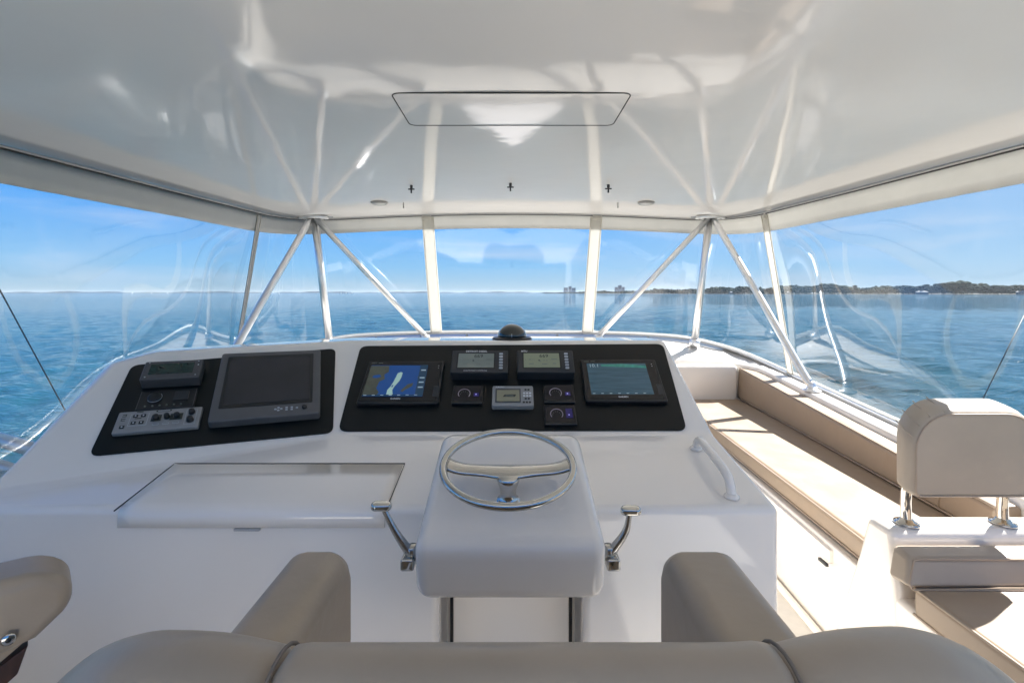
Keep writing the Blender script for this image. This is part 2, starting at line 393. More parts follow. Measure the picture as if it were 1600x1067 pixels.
# ------------------------------------------------------------------ far shore
SHORE = [(240, 3700), (370, 2900), (640, 1950), (850, 1490), (1190, 1130), (1800, 900), (2700, 700)]
def shore_at(t):
    n = len(SHORE) - 1; i = min(int(t * n), n - 1); f = t * n - i
    a, b = SHORE[i], SHORE[i + 1]; return a[0] + (b[0] - a[0]) * f, a[1] + (b[1] - a[1]) * f
V, F = [], []
for i, (x, y) in enumerate(SHORE):
    L = math.hypot(x, y); ux, uy = x / L, y / L
    for d, z in ((0, -.3), (8, .8), (500, 2.5)): V.append((x + ux * d, y + uy * d, SEA_Z + z))
for i in range(len(SHORE) - 1):
    for j in range(2): a = i * 3 + j; F.append((a, a + 3, a + 4, a + 1))
link('sandy_shore', V, F, 'sand', kind='structure')
bmi = bmesh.new(); bmesh.ops.create_icosphere(bmi, subdivisions=1, radius=1); ICO = np.array([v.co[:] for v in bmi.verts]); ICOF = [[v.index for v in f.verts] for f in bmi.faces]; bmi.free()
def woods(name, count, m, hmin, hmax, seed, dmax, lab, tmin=0, spread=1.0):
    g = np.random.default_rng(seed); V, F, b = [], [], 0
    for i in range(count):
        t = tmin + (1 - tmin) * g.random() ; x, y = shore_at(t); L = math.hypot(x, y); d = 12 + g.random() ** 1.4 * dmax
        x += x / L * d + g.normal() * 6; y += y / L * d + g.normal() * 6
        env = (.25 + .75 * min(1, max(0, (t - .12) / .35))) * .98 * (.86 + .13 * math.sin(t * 61 + 1) + .10 * math.sin(t * 143))
        H = (hmin + (hmax - hmin) * g.random()) * env
        if g.random() < .06: H *= 1.18
        for c in range(g.integers(5, 9)):
            rr = H * (.13 + .13 * g.random()); hz = H * (.35 + .62 * g.random()) if c else H * .92
            off = g.normal(size=2) * H * .17 * spread
            s = np.array([rr * 1.15, rr * 1.15, rr * .72]) * (1 + .25 * g.normal(size=(len(ICO), 1)))
            V.append(ICO * s + [x + off[0], y + off[1], SEA_Z + hz]); F += [[k + b for k in f] for f in ICOF]; b += len(ICO)
        a = .35; V.append(np.array([(x - a, y, SEA_Z), (x + a, y, SEA_Z), (x, y, SEA_Z + H * .8)])); F.append([b, b + 1, b + 2]); b += 3
    o = link(name, np.concatenate(V), F, m); tag(o, lab, 'trees', kind='stuff'); return o
woods('shoreline_woods', 2400, 'leaf', 19, 29, 3, 160, 'dark green coastal woods along the far shore at right')
woods('shoreline_understorey', 1800, 'leaf2', 9, 17, 5, 30, 'lower lighter trees at the water edge of the far shore', spread=1.6)
def house(t, w, h, label, gr='white shore houses', d=6):
    x, y = shore_at(t); L = math.hypot(x, y); x -= x / L * 2; y -= y / L * 2
    o = empty('shore_house', label, 'house', gr, (x, y, SEA_Z + .6)); o.rotation_euler = (0, 0, -math.atan2(x, y))
    v, f = boxg(-w / 2, w / 2, 0, 9, 0, h); link('wall', v, f, 'housew', o)
    v = [(-w / 2 - 1, -1, h), (w / 2 + 1, -1, h), (w / 2 + 1, 10, h), (-w / 2 - 1, 10, h), (-w / 4, 4.5, h + 3.2), (w / 4, 4.5, h + 3.2)]
    link('roof', v, [(0, 1, 5, 4), (1, 2, 5), (2, 3, 4, 5), (3, 0, 4), (0, 3, 2, 1)], 'houser', o)
    k = max(2, int(w / 4)); 
    for i in range(k):
        cx = -w / 2 + w * (i + .5) / k; v, f = boxg(cx - .8, cx + .8, -.08, .05, h * .3, h * .75); link('window', v, f, 'pane', o)
house(.43, 22, 5, 'pale shore house nearest the left end of the woods'); house(.50, 16, 5, 'pale low house among trees left of the starboard corner strip')
house(.605, 26, 6, 'widest white house on the far shore, behind the starboard corner strip'); house(.665, 17, 6, 'white gabled house on the shore seen just right of the corner strip')
house(.79, 18, 6, 'rightmost white house standing in the dark shore woods')
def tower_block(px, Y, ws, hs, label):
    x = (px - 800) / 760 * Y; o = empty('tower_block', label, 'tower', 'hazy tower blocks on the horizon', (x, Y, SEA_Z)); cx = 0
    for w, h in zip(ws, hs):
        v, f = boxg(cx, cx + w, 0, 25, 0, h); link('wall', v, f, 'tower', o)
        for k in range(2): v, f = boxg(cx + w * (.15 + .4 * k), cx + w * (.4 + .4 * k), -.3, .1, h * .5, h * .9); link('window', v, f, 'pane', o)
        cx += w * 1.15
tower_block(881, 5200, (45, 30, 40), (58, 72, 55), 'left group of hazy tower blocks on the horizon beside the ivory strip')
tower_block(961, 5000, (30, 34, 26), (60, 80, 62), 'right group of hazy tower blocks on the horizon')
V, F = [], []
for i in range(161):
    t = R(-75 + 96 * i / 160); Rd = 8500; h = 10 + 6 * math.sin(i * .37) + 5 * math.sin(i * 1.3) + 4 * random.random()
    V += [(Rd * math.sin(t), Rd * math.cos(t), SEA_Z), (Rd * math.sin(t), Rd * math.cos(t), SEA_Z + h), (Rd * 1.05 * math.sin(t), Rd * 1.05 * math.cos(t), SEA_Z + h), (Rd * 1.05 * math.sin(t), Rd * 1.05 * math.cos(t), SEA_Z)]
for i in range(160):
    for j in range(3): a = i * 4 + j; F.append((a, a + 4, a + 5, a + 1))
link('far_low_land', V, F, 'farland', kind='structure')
# boats on the horizon
for px, Y, s, lab in ((207, 2600, 1.0, 'small white boat far off at left, furthest to port'), (237, 2900, .8, 'small white boat second from the left edge'),
                      (262, 2800, .9, 'small white boat just left of the port corner post'), (436, 2500, .8, 'small white boat seen between the two port posts'),
                      (533, 2300, 1.2, 'white boat seen just right of the port post, left of three'), (541, 2500, 1.0, 'white boat, middle of the three right of the port post'), (550, 2400, 1.1, 'white boat, right of the three right of the port post')):
    o = empty('distant_boat', lab, 'boat', 'white boats on the horizon', ((px - 800) / 760 * Y, Y, SEA_Z + .05))
    L = 9 * s
    link('hull', [(-L / 2, -1.5, 1.6), (L / 2, 0, 2.0), (-L / 2, 1.5, 1.6), (-L / 2, -1.1, 0), (L * .38, 0, 0), (-L / 2, 1.1, 0)], [(0, 1, 4, 3), (1, 2, 5, 4), (2, 0, 3, 5), (0, 2, 1), (3, 4, 5)], 'sail', o)
    v, f = boxg(-L * .3, L * .12, -1, 1, 1.7, 4.2 * s + 1); link('cabin', v, f, 'sail', o, bevel=.15)
    tube('mast', [(0, 0, 4), (0, 0, 8.5 * s)], .12, 'sail', o, 6)

# ------------------------------------------------------------------ deck and coaming
def mir(p): return (-p[0],) + tuple(p[1:])
IN = [(0, 4.10, -.50), (1.2, 4.10, -.555), (1.72, 4.09, -.58), (1.92, 4.00, -.60), (1.965, 3.7, -.615), (1.87, 2.54, -.68), (1.77, 1.2, -.755), (1.66, -1.2, -.88)]
OUT = [(0, 4.50, -.38), (.68, 4.50, -.383), (1.25, 4.48, -.400), (1.63, 4.43, -.433), (1.95, 4.22, -.515), (2.10, 3.72, -.617), (2.015, 2.54, -.690), (1.92, 1.2, -.765), (1.80, -1.2, -.89)]
pin = smoothpath(IN, 12); 
def resample(pts, n):
    P = [Vector(p) for p in pts]; d = [0]
    for a, b in zip(P, P[1:]): d.append(d[-1] + (b - a).length)
    out = []
    for i in range(n):
        t = d[-1] * i / (n - 1); j = max(k for k in range(len(d)) if d[k] <= t + 1e-9); j = min(j, len(P) - 2)
        out.append(P[j].lerp(P[j + 1], (t - d[j]) / max(1e-9, d[j + 1] - d[j])))
    return out
OUTS = smoothpath(OUT, 10); NS = 70
pin = resample(pin, NS); pout = resample(OUTS, NS)
rows = []
for s in (1, -1):
    seq = [( (Vector((p.x * s, p.y, p.z))), Vector((q.x * s, q.y, q.z))) for p, q in zip(pin, pout)]
    rows.append(seq)
full = rows[1][::-1][:-1] + rows[0]
coam = empty('flybridge_coaming', 'white moulded coaming running round the flybridge under the clear curtains', 'coaming', loc=(0, 0, 0))
V, F = [], []
for p, q in full:
    d = Vector((q.x - p.x, q.y - p.y, 0)); d.normalize(); o2 = q + d * .05
    V += [(p.x, p.y, DECK_Z - .02), (p.x, p.y, p.z - .012), (p.x + d.x * .012, p.y + d.y * .012, p.z), (q.x, q.y, q.z), (o2.x, o2.y, o2.z - .01), (o2.x + d.x * .12, o2.y + d.y * .12, q.z - 1.6)]
for i in range(len(full) - 1):
    for j in range(5): a = i * 6 + j; F.append((a, a + 6, a + 7, a + 1))
link('coaming_moulding', V, F, 'gel', coam, smooth=True)
tube('track', [(q.x * .995, q.y - (.012 if abs(q.x) < 1.9 else 0), q.z + .012) for p, q in full], .013, 'brushed', coam, 8)
tube('hem_rail', [(q.x * .985, q.y - (.04 if abs(q.x) < 1.9 else 0.01), q.z + .010) for p, q in full], .010, 'track', coam, 8)
studs = resample([q + (p - q).normalized() * .045 for p, q in full], 37)
s0_ = lathe('turn_button', [(.010, -.002), (.010, .006), (.005, .011), (.004, .016)], 'metal', coam, n=12)
for i, c in enumerate(studs):
    o = s0_ if i == 0 else s0_.copy()
    if i: COL.objects.link(o); o.parent = coam
    o.location = c
V = [(p.x * 1.01, p.y + .02, DECK_Z) for p, q in full]
link('deck_floor', V, [tuple(range(len(V)))], 'deck', kind='structure')

# unseen after deck and walls astern, added to bounce sunlight onto the console
link('bounce_after_deck', [(-1.80, -1.18, DECK_Z - .004), (1.80, -1.18, DECK_Z - .004), (1.75, -2.62, DECK_Z - .004), (-1.75, -2.62, DECK_Z - .004)], [(0, 1, 2, 3)], 'deck', kind='structure')
v, f = merge([boxg(-1.78, 1.78, -2.70, -2.60, DECK_Z - .05, -.72), boxg(-1.90, -1.782, -2.70, -1.21, DECK_Z - .05, -.80), boxg(1.782, 1.90, -2.70, -1.21, DECK_Z - .05, -.80)])
tag(link('bounce_after_coaming', v, f, 'gel', bevel=.03), 'unseen white coaming added behind the chairs to bounce sunlight forward', 'coaming')
hl_ = [(-2.35, 5), (-1.9, 9), (-1.1, 12.5), (0, 15), (1.1, 12.5), (1.9, 9), (2.35, 5), (2.6, 0), (2.6, -5), (2.5, -10), (-2.5, -10), (-2.6, -5), (-2.6, 0)]
bh = empty('bounce_hull', 'unseen white hull, foredeck and cabin added under the flybridge to bounce sunlight', 'boat', loc=(0, 0, SEA_Z))  # out of view; added so sunlit white decks bounce light onto the ceiling
v, f = prismg(hl_, -.5, 2.35); link('hull', v, f, 'gel', bh)
v, f = prismg([(x * .8, y) for x, y in [(-2.3, 4.2), (-1.7, 7.2), (0, 8.2), (1.7, 7.2), (2.3, 4.2), (2.3, -4), (-2.3, -4)]], 2.34, 3.6); link('deckhouse', v, f, 'gel', bh)
v = [(-1.9, 4.58, 4.6), (1.9, 4.58, 4.6), (1.5, 6.0, 4.0), (-1.5, 6.0, 4.0), (-1.9, 4.4, 3.5), (1.9, 4.4, 3.5), (1.5, 6.0, 3.6), (-1.5, 6.0, 3.6)]
link('brow', v, [(0, 1, 2, 3), (7, 6, 5, 4), (3, 2, 6, 7), (1, 5, 6, 2), (0, 3, 7, 4), (0, 4, 5, 1)], 'gel', bh, bevel=.05)

# ------------------------------------------------------------------ hardtop
def zc(x): return .70 - .02 * x * x
ROWS = [(4.335, 1.30), (4.315, 1.55), (4.27, 1.70), (4.19, 1.81), (4.08, 1.89), (3.95, 1.945), (3.8, 1.98), (3.4, 2.02), (3.0, 2.06), (2.5, 2.10), (2.0, 2.14), (1.4, 2.18), (.7, 2.21), (0, 2.23), (-.5, 2.24)]
top = empty('hardtop_roof', 'glossy white curved hardtop ceiling over the helm', 'hardtop', loc=(0, 2, .7))
off = Vector((0, -2, -.7))
nx = 26; V, F = [], []
for y, w in ROWS:
    for k in range(nx + 1):
        x = w * (2 * k / nx - 1); V.append(Vector((x, y, zc(x))) + off)
for j in range(len(ROWS) - 1):
    for k in range(nx): a = j * (nx + 1) + k; F.append((a, a + 1, a + nx + 2, a + nx + 1))
b = len(V); V += [v + Vector((0, 0, .10)) for v in V[:b]]
F += [tuple(i + b for i in f) for f in F[:]]
m_ = nx + 1; nr = len(ROWS)
ring = list(range(m_)) + [j * m_ + nx for j in range(1, nr)] + [(nr - 1) * m_ + k for k in range(nx - 1, -1, -1)] + [j * m_ for j in range(nr - 2, 0, -1)]
for i in range(len(ring)): a, c = ring[i], ring[(i + 1) % len(ring)]; F.append((a, c, c + b, a + b))
shell = link('roof_shell', V, F, 'roof', top)
for p in shell.data.polygons: p.use_smooth = abs(p.normal.z) > .5
EDGE = [Vector((w, y, zc(w))) for y, w in ROWS]
edge_half = smoothpath([(0, 4.33, zc(0)), (.7, 4.335, zc(.7))] + [tuple(e) for e in EDGE], 6)
edge_full = [Vector((-p.x, p.y, p.z)) for p in edge_half[::-1]][:-1] + edge_half
def eo(p, d):   # push outwards from the middle of the top
    c = Vector((0, min(p.y, 2.5), p.z)); n = (Vector((p.x, p.y, 0)) - Vector((0, c.y, 0)))
    if p.y > 2.5 : n = Vector((p.x * .6 if abs(p.x) > 1.7 else 0, 1 if p.y > 3.9 else .0001 , 0))
    if abs(p.x) > 1.97: n = Vector((math.copysign(1, p.x), 0, 0))
    n.normalize(); return p + n * d
tube('edge_joint', [eo(p, -.012) + off + Vector((0, 0, -.006)) for p in edge_full], .007, 'groove', top, 6)
tube('edge_track', [eo(p, -.035) + off + Vector((0, 0, -.004)) for p in edge_full], .006, 'track', top, 6)
# hatch
def onroof(loop, dz=0): return [Vector((x, y, zc(x) + dz)) + off for x, y in loop]
hl = rrect(-.425, .42, 1.70, 2.03, .03, 5)
tube('hatch_seal', onroof(hl, .0), .0026, 'groove', top, 6, closed=True)
v = onroof(rrect(-.418, .413, 1.707, 2.023, .026, 5), -.0015); v2 = [q + Vector((0, 0, .01)) for q in v]; n_ = len(v)
link('hatch_panel', v + v2, [tuple(range(n_)), tuple(range(2 * n_ - 1, n_ - 1, -1))] + [(i, (i + 1) % n_, n_ + (i + 1) % n_, n_ + i) for i in range(n_)], 'roof', top)
# things fixed to the ceiling
for x, lab in ((-1.0, 'round white ceiling light at the port front of the hardtop'), (1.01, 'round white ceiling light at the starboard front of the hardtop')):
    e = empty('ceiling_light', lab, 'ceiling light', 'round ceiling lights', (x, 3.66, zc(x)))
    lathe('bezel', [(.062, .0), (.062, -.010), (.05, -.018), (.046, -.012)], 'silver', e, n=28); lathe('lens', [(.046, -.004), (.044, -.016), (.02, -.020)], 'lens', e, n=24)
for x, y, lab in ((-.65, 3.14, 'small dark ceiling hook on the port side'), (-.01, 3.12, 'small dark ceiling hook in the middle'), (.62, 3.13, 'small dark ceiling hook on the starboard side')):
    e = empty('ceiling_hook', lab, 'hook', 'dark hooks under the hardtop', (x, y, zc(x)))
    lathe('base', [(.009, 0), (.009, -.018), (.006, -.022)], 'dark', e, n=12)
    box('crossbar', (0, 0, -.026), (.042, .010, .008), 'dark', e, .002); box('stem', (0, 0, -.040), (.010, .009, .024), 'dark', e, .002)
for x, lab in ((-.83, 'tiny grey ceiling pin on the port side'), (.81, 'tiny grey ceiling pin on the starboard side')):
    e = empty('ceiling_pin', lab, 'pin', 'tiny ceiling pins', (x, 3.72, zc(x))); lathe('pin', [(.004, .0), (.004, -.03), (.007, -.035), (.004, -.042)], 'silver', e, n=10)

# ------------------------------------------------------------------ clear curtains, valances, strips
TOPP = resample([(0, 4.345, 0), (.70, 4.35, 0)] + [(w + .012, y + .012, 0) for y, w in ROWS], 140)
BOTP = resample(OUTS, 140)
# parameter by matching stations
ST = [(0, 0)]
def nearest(P, f): return min(range(len(P)), key=lambda i: f(P[i]))
st_t = [0, nearest(TOPP, lambda p: (p - Vector((.77, 4.35, 0))).length), nearest(TOPP, lambda p: (p - Vector((1.7, 4.28, 0))).length), nearest(TOPP, lambda p: (p - Vector((1.985, 3.8, 0))).length), nearest(TOPP, lambda p: (p - Vector((2.15, 2.0, 0))).length), 139]
st_b = [0, nearest(BOTP, lambda p: (p - Vector((.69, 4.5, -.385))).length), nearest(BOTP, lambda p: (p - Vector((1.66, 4.42, -.43))).length), nearest(BOTP, lambda p: (p - Vector((2.10, 3.66, -.617))).length), nearest(BOTP, lambda p: (p - Vector((1.98, 2.0, -.72))).length), 139]
def curt(s, v, side, wav=0.0):
    i = min(int(s), 4); f = s - i
    a = st_t[i] + (st_t[i + 1] - st_t[i]) * f; c = st_b[i] + (st_b[i + 1] - st_b[i]) * f
    def at(P, a): k = min(int(a), 138); return P[k].lerp(P[k + 1], a - k)
    T = at(TOPP, a).copy(); B = at(BOTP, c).copy(); T.z = zc(T.x) - .005; B.z += .012
    p = B.lerp(T, v)
    L = p.x * 1.0 - p.y
    w = wav * math.sin(v * math.pi) * (math.sin(L * 3.3 + v * 2.2) + .5 * math.sin(L * 7.1 + 2 - v * 3) + .35 * math.sin(v * 5 + L * 1.7))
    n = Vector((p.x, p.y - 2.2, 0)).normalized(); p = p + n * w
    return Vector((p.x * side, p.y, p.z))
def curtain(name, s0, s1, side, label, group, both=False, wav=.008):
    e = empty(name, label, 'clear curtain', group, curt((s0 + s1) / 2, 0, side) if not both else curt(0, 0, 1))
    o_ = Vector(e.location)
    nu, nv = max(10, int(abs(s1 - s0) * 26)), 22
    def sheet(nm, va, vb, m, push=0, **k):
        V, F = [], []; kv = nv if nm == 'clear_sheet' else 3
        ss = [s0 + (s1 - s0) * i / nu for i in range(nu + 1)]
        for s in ss:
            for j in range(kv + 1):
                v_ = va + (vb - va) * j / kv; sd_ = side
                if both and s < 0: p = curt(-s, v_, -1, wav)
                else: p = curt(s, v_, side, wav)
                n = Vector((p.x, p.y - 2.2, 0)).normalized()
                r_ = .004 * math.sin(s * 60) if nm == 'valance' and j == 0 else 0
                V.append(p + n * (push + r_) - o_)
        for i in range(nu):
            for j in range(kv): a = i * (kv + 1) + j; F.append((a, a + 1, a + kv + 2, a + kv + 1))
        return link(nm, V, F, m, e, smooth=True, **k)
    sheet('clear_sheet', 0, .93, 'vinyl')
    sheet('valance', .885, 1.0, 'valance', -.016, solid=.004)
    sheet('hem', 0, .018, 'strap', -.004, solid=.006)
    return e
curtain('clear_curtain', -1, 1, 1, 'clear vinyl curtain at the centre front between two ivory strips', 'clear vinyl enclosure curtains', both=True, wav=.005)
curtain('clear_curtain', 1, 3, -1, 'rippled clear vinyl curtain at the port front quarter, round the port posts', 'clear vinyl enclosure curtains', wav=.008)
curtain('clear_curtain', 1, 3, 1, 'rippled clear vinyl curtain at the starboard front quarter, round the starboard posts', 'clear vinyl enclosure curtains', wav=.008)
curtain('clear_curtain', 3, 5, -1, 'long clear vinyl curtain along the port side', 'clear vinyl enclosure curtains', wav=.020)
curtain('clear_curtain', 3, 5, 1, 'long clear vinyl curtain along the starboard side', 'clear vinyl enclosure curtains', wav=.020)
def strip(s, side, w, label, m='strap', group='ivory curtain strips'):
    e = empty('curtain_strip', label, 'strip', group, curt(s, 0, side)); o_ = Vector(e.location)
    V, F = [], []
    ds = w / 2; K = 14
    for j in range(K + 1):
        v_ = j / K * .99; c = curt(s, v_, side); t = (curt(s + .02, v_, side) - curt(s - .02 if s > .02 else s, v_, side)).normalized() * side
        n = Vector((c.x, c.y - 2.2, 0)).normalized()
        V += [c - t * ds - n * .022 - o_, c + t * ds - n * .022 - o_]
    for j in range(K): F.append((2 * j, 2 * j + 1, 2 * j + 3, 2 * j + 2))
    link('webbing', V, F, m, e, solid=.008)
    for k in (-.86, .86): tube('edge_cord', [Vector(V[2 * j]).lerp(Vector(V[2 * j + 1]), .5 + k / 2) - Vector((c.x, c.y - 2.2, 0)).normalized() * .006 for j in range(K + 1)], .004, 'strap', e, 6)
    box('top_buckle', (curt(s, .985, side) - o_ + Vector((0, -.03, 0))), (w * .8, .02, .05), 'strap', e, .006)
    return e
strip(1, -1, .105, 'ivory webbing strip joining curtains, port of the centre front pane')
strip(1, 1, .105, 'ivory webbing strip joining curtains, starboard of the centre front pane')
strip(3, -1, .045, 'narrow grey corner strip at the port front corner', 'track', 'corner curtain strips')
strip(3, 1, .075, 'narrow white corner strip at the starboard front corner', 'strap', 'corner curtain strips')

# ------------------------------------------------------------------ hardtop supports
def support(side, label):
    e = empty('hardtop_support', label, 'support frame', 'aluminium hardtop supports', (1.68 * side, 4.12, zc(1.68))); o_ = Vector(e.location)
    def q(p): return Vector((p[0] * side, p[1], p[2])) - o_
    a = q((1.68, 4.11, .625))
    v, f = prismg([(.125 * math.cos(t) , .06 * math.sin(t)) for t in [R(15 * i) for i in range(24)]], -.022, .0); link('mount_plate', v, f, 'brushed', e, bevel=.004)
    v, f = prismg([(-.165, 0), (-.12, -.012), (.12, -.012), (.165, 0), (.12, .012), (-.12, .012)], -.012, -.002); link('plate_flange', v, f, 'cast', e)
    for k in (-.09, .09): lathe('screw', [(.007, -.024), (.005, -.027)], 'cast', e, (k, 0, 0), 10)
    tube('tube', [a + Vector((.0, .03, 0)), q((1.615, 4.30, -.425))], .031, 'brushed', e, 18)
    tube('tube', [a + Vector((-.02 * side, 0, 0)), q((.77, 4.34, -.39))], .0245, 'brushed', e, 18)
    p = smoothpath([a + Vector((.02 * side, 0, 0)), a.lerp(q((1.96, 3.20, -.56)), .5), q((1.94, 3.25, -.53)), q((1.962, 3.19, -.60)), q((1.962, 3.185, -.645))], 8)
    tube('tube', p, .0255, 'brushed', e, 18)
    c = q((1.962, 3.185, -.645)); lathe('foot', [(.055, 0), (.055, .008), (.034, .014), (.028, .03)], 'brushed', e, tuple(c), 20)
    for pt, r_ in (((1.615, 4.30, -.425), .045), ((.77, 4.34, -.39), .038)):
        lathe('foot', [(r_, -.045), (r_, .004), (r_ * .7, .012)], 'brushed', e, tuple(q(pt)), 18)
support(-1, 'three aluminium tubes fanning down from one plate at the port front')
support(1, 'three aluminium tubes fanning down from one plate at the starboard front')

# ------------------------------------------------------------------ console
SL = math.atan(.772); cs, sn = math.cos(SL), math.sin(SL)
def frame(O, yaw):
    u = Vector((math.cos(yaw), math.sin(yaw), 0)); h = Vector((-math.sin(yaw), math.cos(yaw), 0)); v = h * cs + Vector((0, 0, sn)); n = u.cross(v)
    return Matrix(((u.x, v.x, n.x, O[0]), (u.y, v.y, n.y, O[1]), (u.z, v.z, n.z, O[2]), (0, 0, 0, 1)))
FC = frame((0, 1.848, -.535), 0); FW = frame((-.68, 1.848, -.535), R(21))
def w_(F, u, v, n=0): return F @ Vector((u, v, n))
def shelfz(y): return -.535 + .19 * (y - 1.848)
TR = Vector((.71, 2.252, -.223)); MR = Vector((.768, 1.848, -.535)); FR = Vector((.772, 1.40, shelfz(1.40)))
ST_ = Vector((-.754, 2.252, -.223)); SB = Vector((-.68, 1.848, -.535))
WT = w_(FW, -.672, .485); WC = w_(FW, -.800, .430); WB = w_(FW, -.952, -.02); SB2 = Vector((-.68, 1.82, shelfz(1.82))); WB2 = Vector((-1.60, 1.44, shelfz(1.44)))
FL = Vector((-1.625, 1.40, shelfz(1.40)))
MR2 = Vector((.770, 1.82, shelfz(1.82)))
tops = [TR, MR, MR2, FR, ST_, SB, SB2, WT, WC, WB, WB2, FL]
names = 'TR MR MR2 FR ST SB SB2 WT WC WB WB2 FL'.split(); ix = {n: i for i, n in enumerate(names)}
V = list(tops)
def add(n, p): ix[n] = len(V); V.append(Vector(p))
add('TRb', (.70, 2.47, -.228)); add('STb', (-.80, 2.47, -.228)); add('WTb', WT + Vector((-.07, .16, -.006))); add('WCb', WC + Vector((-.11, .07, -.02)))
for n in ('TRb', 'STb', 'WTb', 'WCb', 'WB', 'WB2', 'FL', 'FR', 'MR', 'MR2', 'TR'):
    p = V[ix[n]]; q = Vector((p.x, p.y, DECK_Z - .01))
    if n in ('TR', 'MR', 'MR2'): q.x = .775
    if n in ('WCb', 'WB', 'WB2', 'FL'): q.x = min(q.x, -1.62) + .05
    add(n + '0', q)
add('FM', (-.68, 1.40, shelfz(1.40))); add('FM0', (-.68, 1.40, DECK_Z - .01))
Fq = ['TR ST SB MR', 'MR SB SB2 MR2', 'MR2 SB2 FM FR', 'ST WT WC WB SB', 'SB WB WB2 SB2', 'SB2 WB2 FL FM', 'TR TRb STb ST', 'ST STb WTb WT', 'WT WTb WCb WC',
      'FR FM FM0 FR0', 'FM FL FL0 FM0', 'FL WB2 WB20 FL0', 'WB2 WB WB0 WB20', 'WB WC WCb WCb0 WB0', 'WCb WTb WTb0 WCb0', 'WTb STb STb0 WTb0', 'STb TRb TRb0 STb0',
      'TRb TR TR0 TRb0', 'TR MR MR0 TR0', 'MR MR2 MR20 MR0', 'MR2 FR FR0 MR20', 'FR0 FM0 FL0 WB20 WB0 WCb0 WTb0 STb0 TRb0 TR0 MR0 MR20']
con = empty('helm_console', 'white moulded helm console with angled port wing and black panels', 'console', loc=(0, 1.8, DECK_Z)); CO = Vector((0, 1.8, DECK_Z))
body = link('console_body', [v - CO for v in V], [[ix[k] for k in q.split()] for q in Fq], 'gel', con)
v, f = boxg(-.213, .207, 1.2, 1.62, DECK_Z - .2, -.70); cut(body, v, f)
bevelmod(body, .022, 4, 12)
# locker door in the recess below the wheel
v, f = boxg(-.205, .199, 1.611, 1.618, -1.33, -.702); link('door_gap', [Vector(p) - CO for p in v], f, 'groove', con)
v, f = boxg(-.192, .186, 1.585, 1.609, -1.31, -.705); link('locker_door', [Vector(p) - CO for p in v], f, 'gel', con, bevel=.006)
# glove box lid
lid = []
zl = lambda y: shelfz(y) + .0005
ys = [1.628, 1.55, 1.47, 1.425, 1.408, 1.398, 1.393, 1.393]
zs = [zl(1.628), zl(1.55), zl(1.47), zl(1.425) , zl(1.408) - .003, zl(1.398) - .010, zl(1.393) - .022, -.672]
V, F = [], []
for y, z in zip(ys, zs):
    for x in (-1.128, -1.09, -.40, -.365): V.append(Vector((x, y, z)) - CO)
for j in range(len(ys) - 1):
    for k in range(3): a = j * 4 + k; F.append((a, a + 1, a + 5, a + 4))
l_ = link('glovebox_lid', V, F, 'gel', con, smooth=True, solid=.006)
l_.modifiers['solidify'].offset = -1 if False else 0
# joint round the lid
gl = [Vector((x, y, shelfz(y) + .0015)) - CO for x, y in ((-1.133, 1.385), (-1.133, 1.634), (-.36, 1.634), (-.36, 1.385))]
tube('lid_joint', gl, .0020, 'groove', con, 6)
box('lid_latch', (-.76, 1.396 - 1.8, -.679 - DECK_Z), (.075, .012, .008), 'track', con, .003)
# steering pod
pod = empty('steering_pod', loc=(0, 0, 0)); bpy.data.objects.remove(pod)
P2 = [(1.16, -.605), (1.165, -.745), (1.45, -.755), (1.70, -.66), (1.74, -.545), (1.56, -.452)]
wf = {0: .237, 1: .228, 2: .228, 3: .225, 4: .215, 5: .222}
V = [Vector((-.004 + s * wf[i], y, z)) - CO for s in (-1, 1) for i, (y, z) in enumerate(P2)]
F = [tuple(range(6)), tuple(range(11, 5, -1))] + [(i, (i + 1) % 6, 6 + (i + 1) % 6, 6 + i) for i in range(6)]
link('steering_pod', V, F, 'gel', con, bevel=.036, seg=6, angle=25)
# grab handle on the shelf
hz = lambda y, k: shelfz(y) + k
hp = smoothpath([(.655, 1.73, hz(1.73, 0)), (.655, 1.715, hz(1.715, .035)), (.655, 1.67, hz(1.67, .052)), (.655, 1.50, hz(1.50, .052)), (.655, 1.462, hz(1.462, .035)), (.655, 1.45, hz(1.45, 0))], 6)
h = tube('grab_handle', [Vector(p) - CO for p in hp], .0135, 'gel', con, 14)
for y in (1.73, 1.45): lathe('handle_foot', [(.022, 0), (.022, .006), (.015, .012)], 'gel', h, tuple(Vector((.655, y, shelfz(y))) - CO), 16)
# instrument boards
def board(F, loop, name):
    e = F @ Matrix.Translation((0, 0, 0))
    v, f = prismg(loop, .001, .006); o = link(name, [e @ Vector(p) - CO for p in v], f, 'panel', con, bevel=.001, seg=2); return o
def rpoly(pts, r, k=5):
    out = []; n = len(pts)
    for i in range(n):
        p, a, b = Vector(pts[i]), Vector(pts[i - 1]), Vector(pts[(i + 1) % n]); u = (a - p).normalized(); v = (b - p).normalized()
        A, B = p + u * r, p + v * r
        for j in range(k + 1): t = j / k; out.append(tuple((1 - t) ** 2 * A + 2 * t * (1 - t) * p + t * t * B))
    return out
board(FC, rpoly([(-.662, .006), (.667, .010), (.692, .484), (-.690, .470)], .035), 'instrument_board')
board(FW, rpoly([(-.745, .0), (.0, .0), (.016, .457), (-.728, .408)], .03), 'instrument_board')

# ------------------------------------------------------------------ compass
e = empty('compass', 'smoked dome compass on a thin round base on top of the console', 'compass', loc=(0, 2.36, -.2255))
lathe('base_ring', [(.096, 0), (.096, .006), (.088, .010), (.072, .012)], 'black', e, n=40)
lathe('dome', [(.070, .010)] + [(.070 * math.cos(R(a)), .012 + .062 * math.sin(R(a))) for a in range(8, 90, 8)] + [(.002, .074)], 'compass', e, n=40)
box('lubber_line', (-.001, -.0715, .020), (.0016, .002, .022), 'white', e)

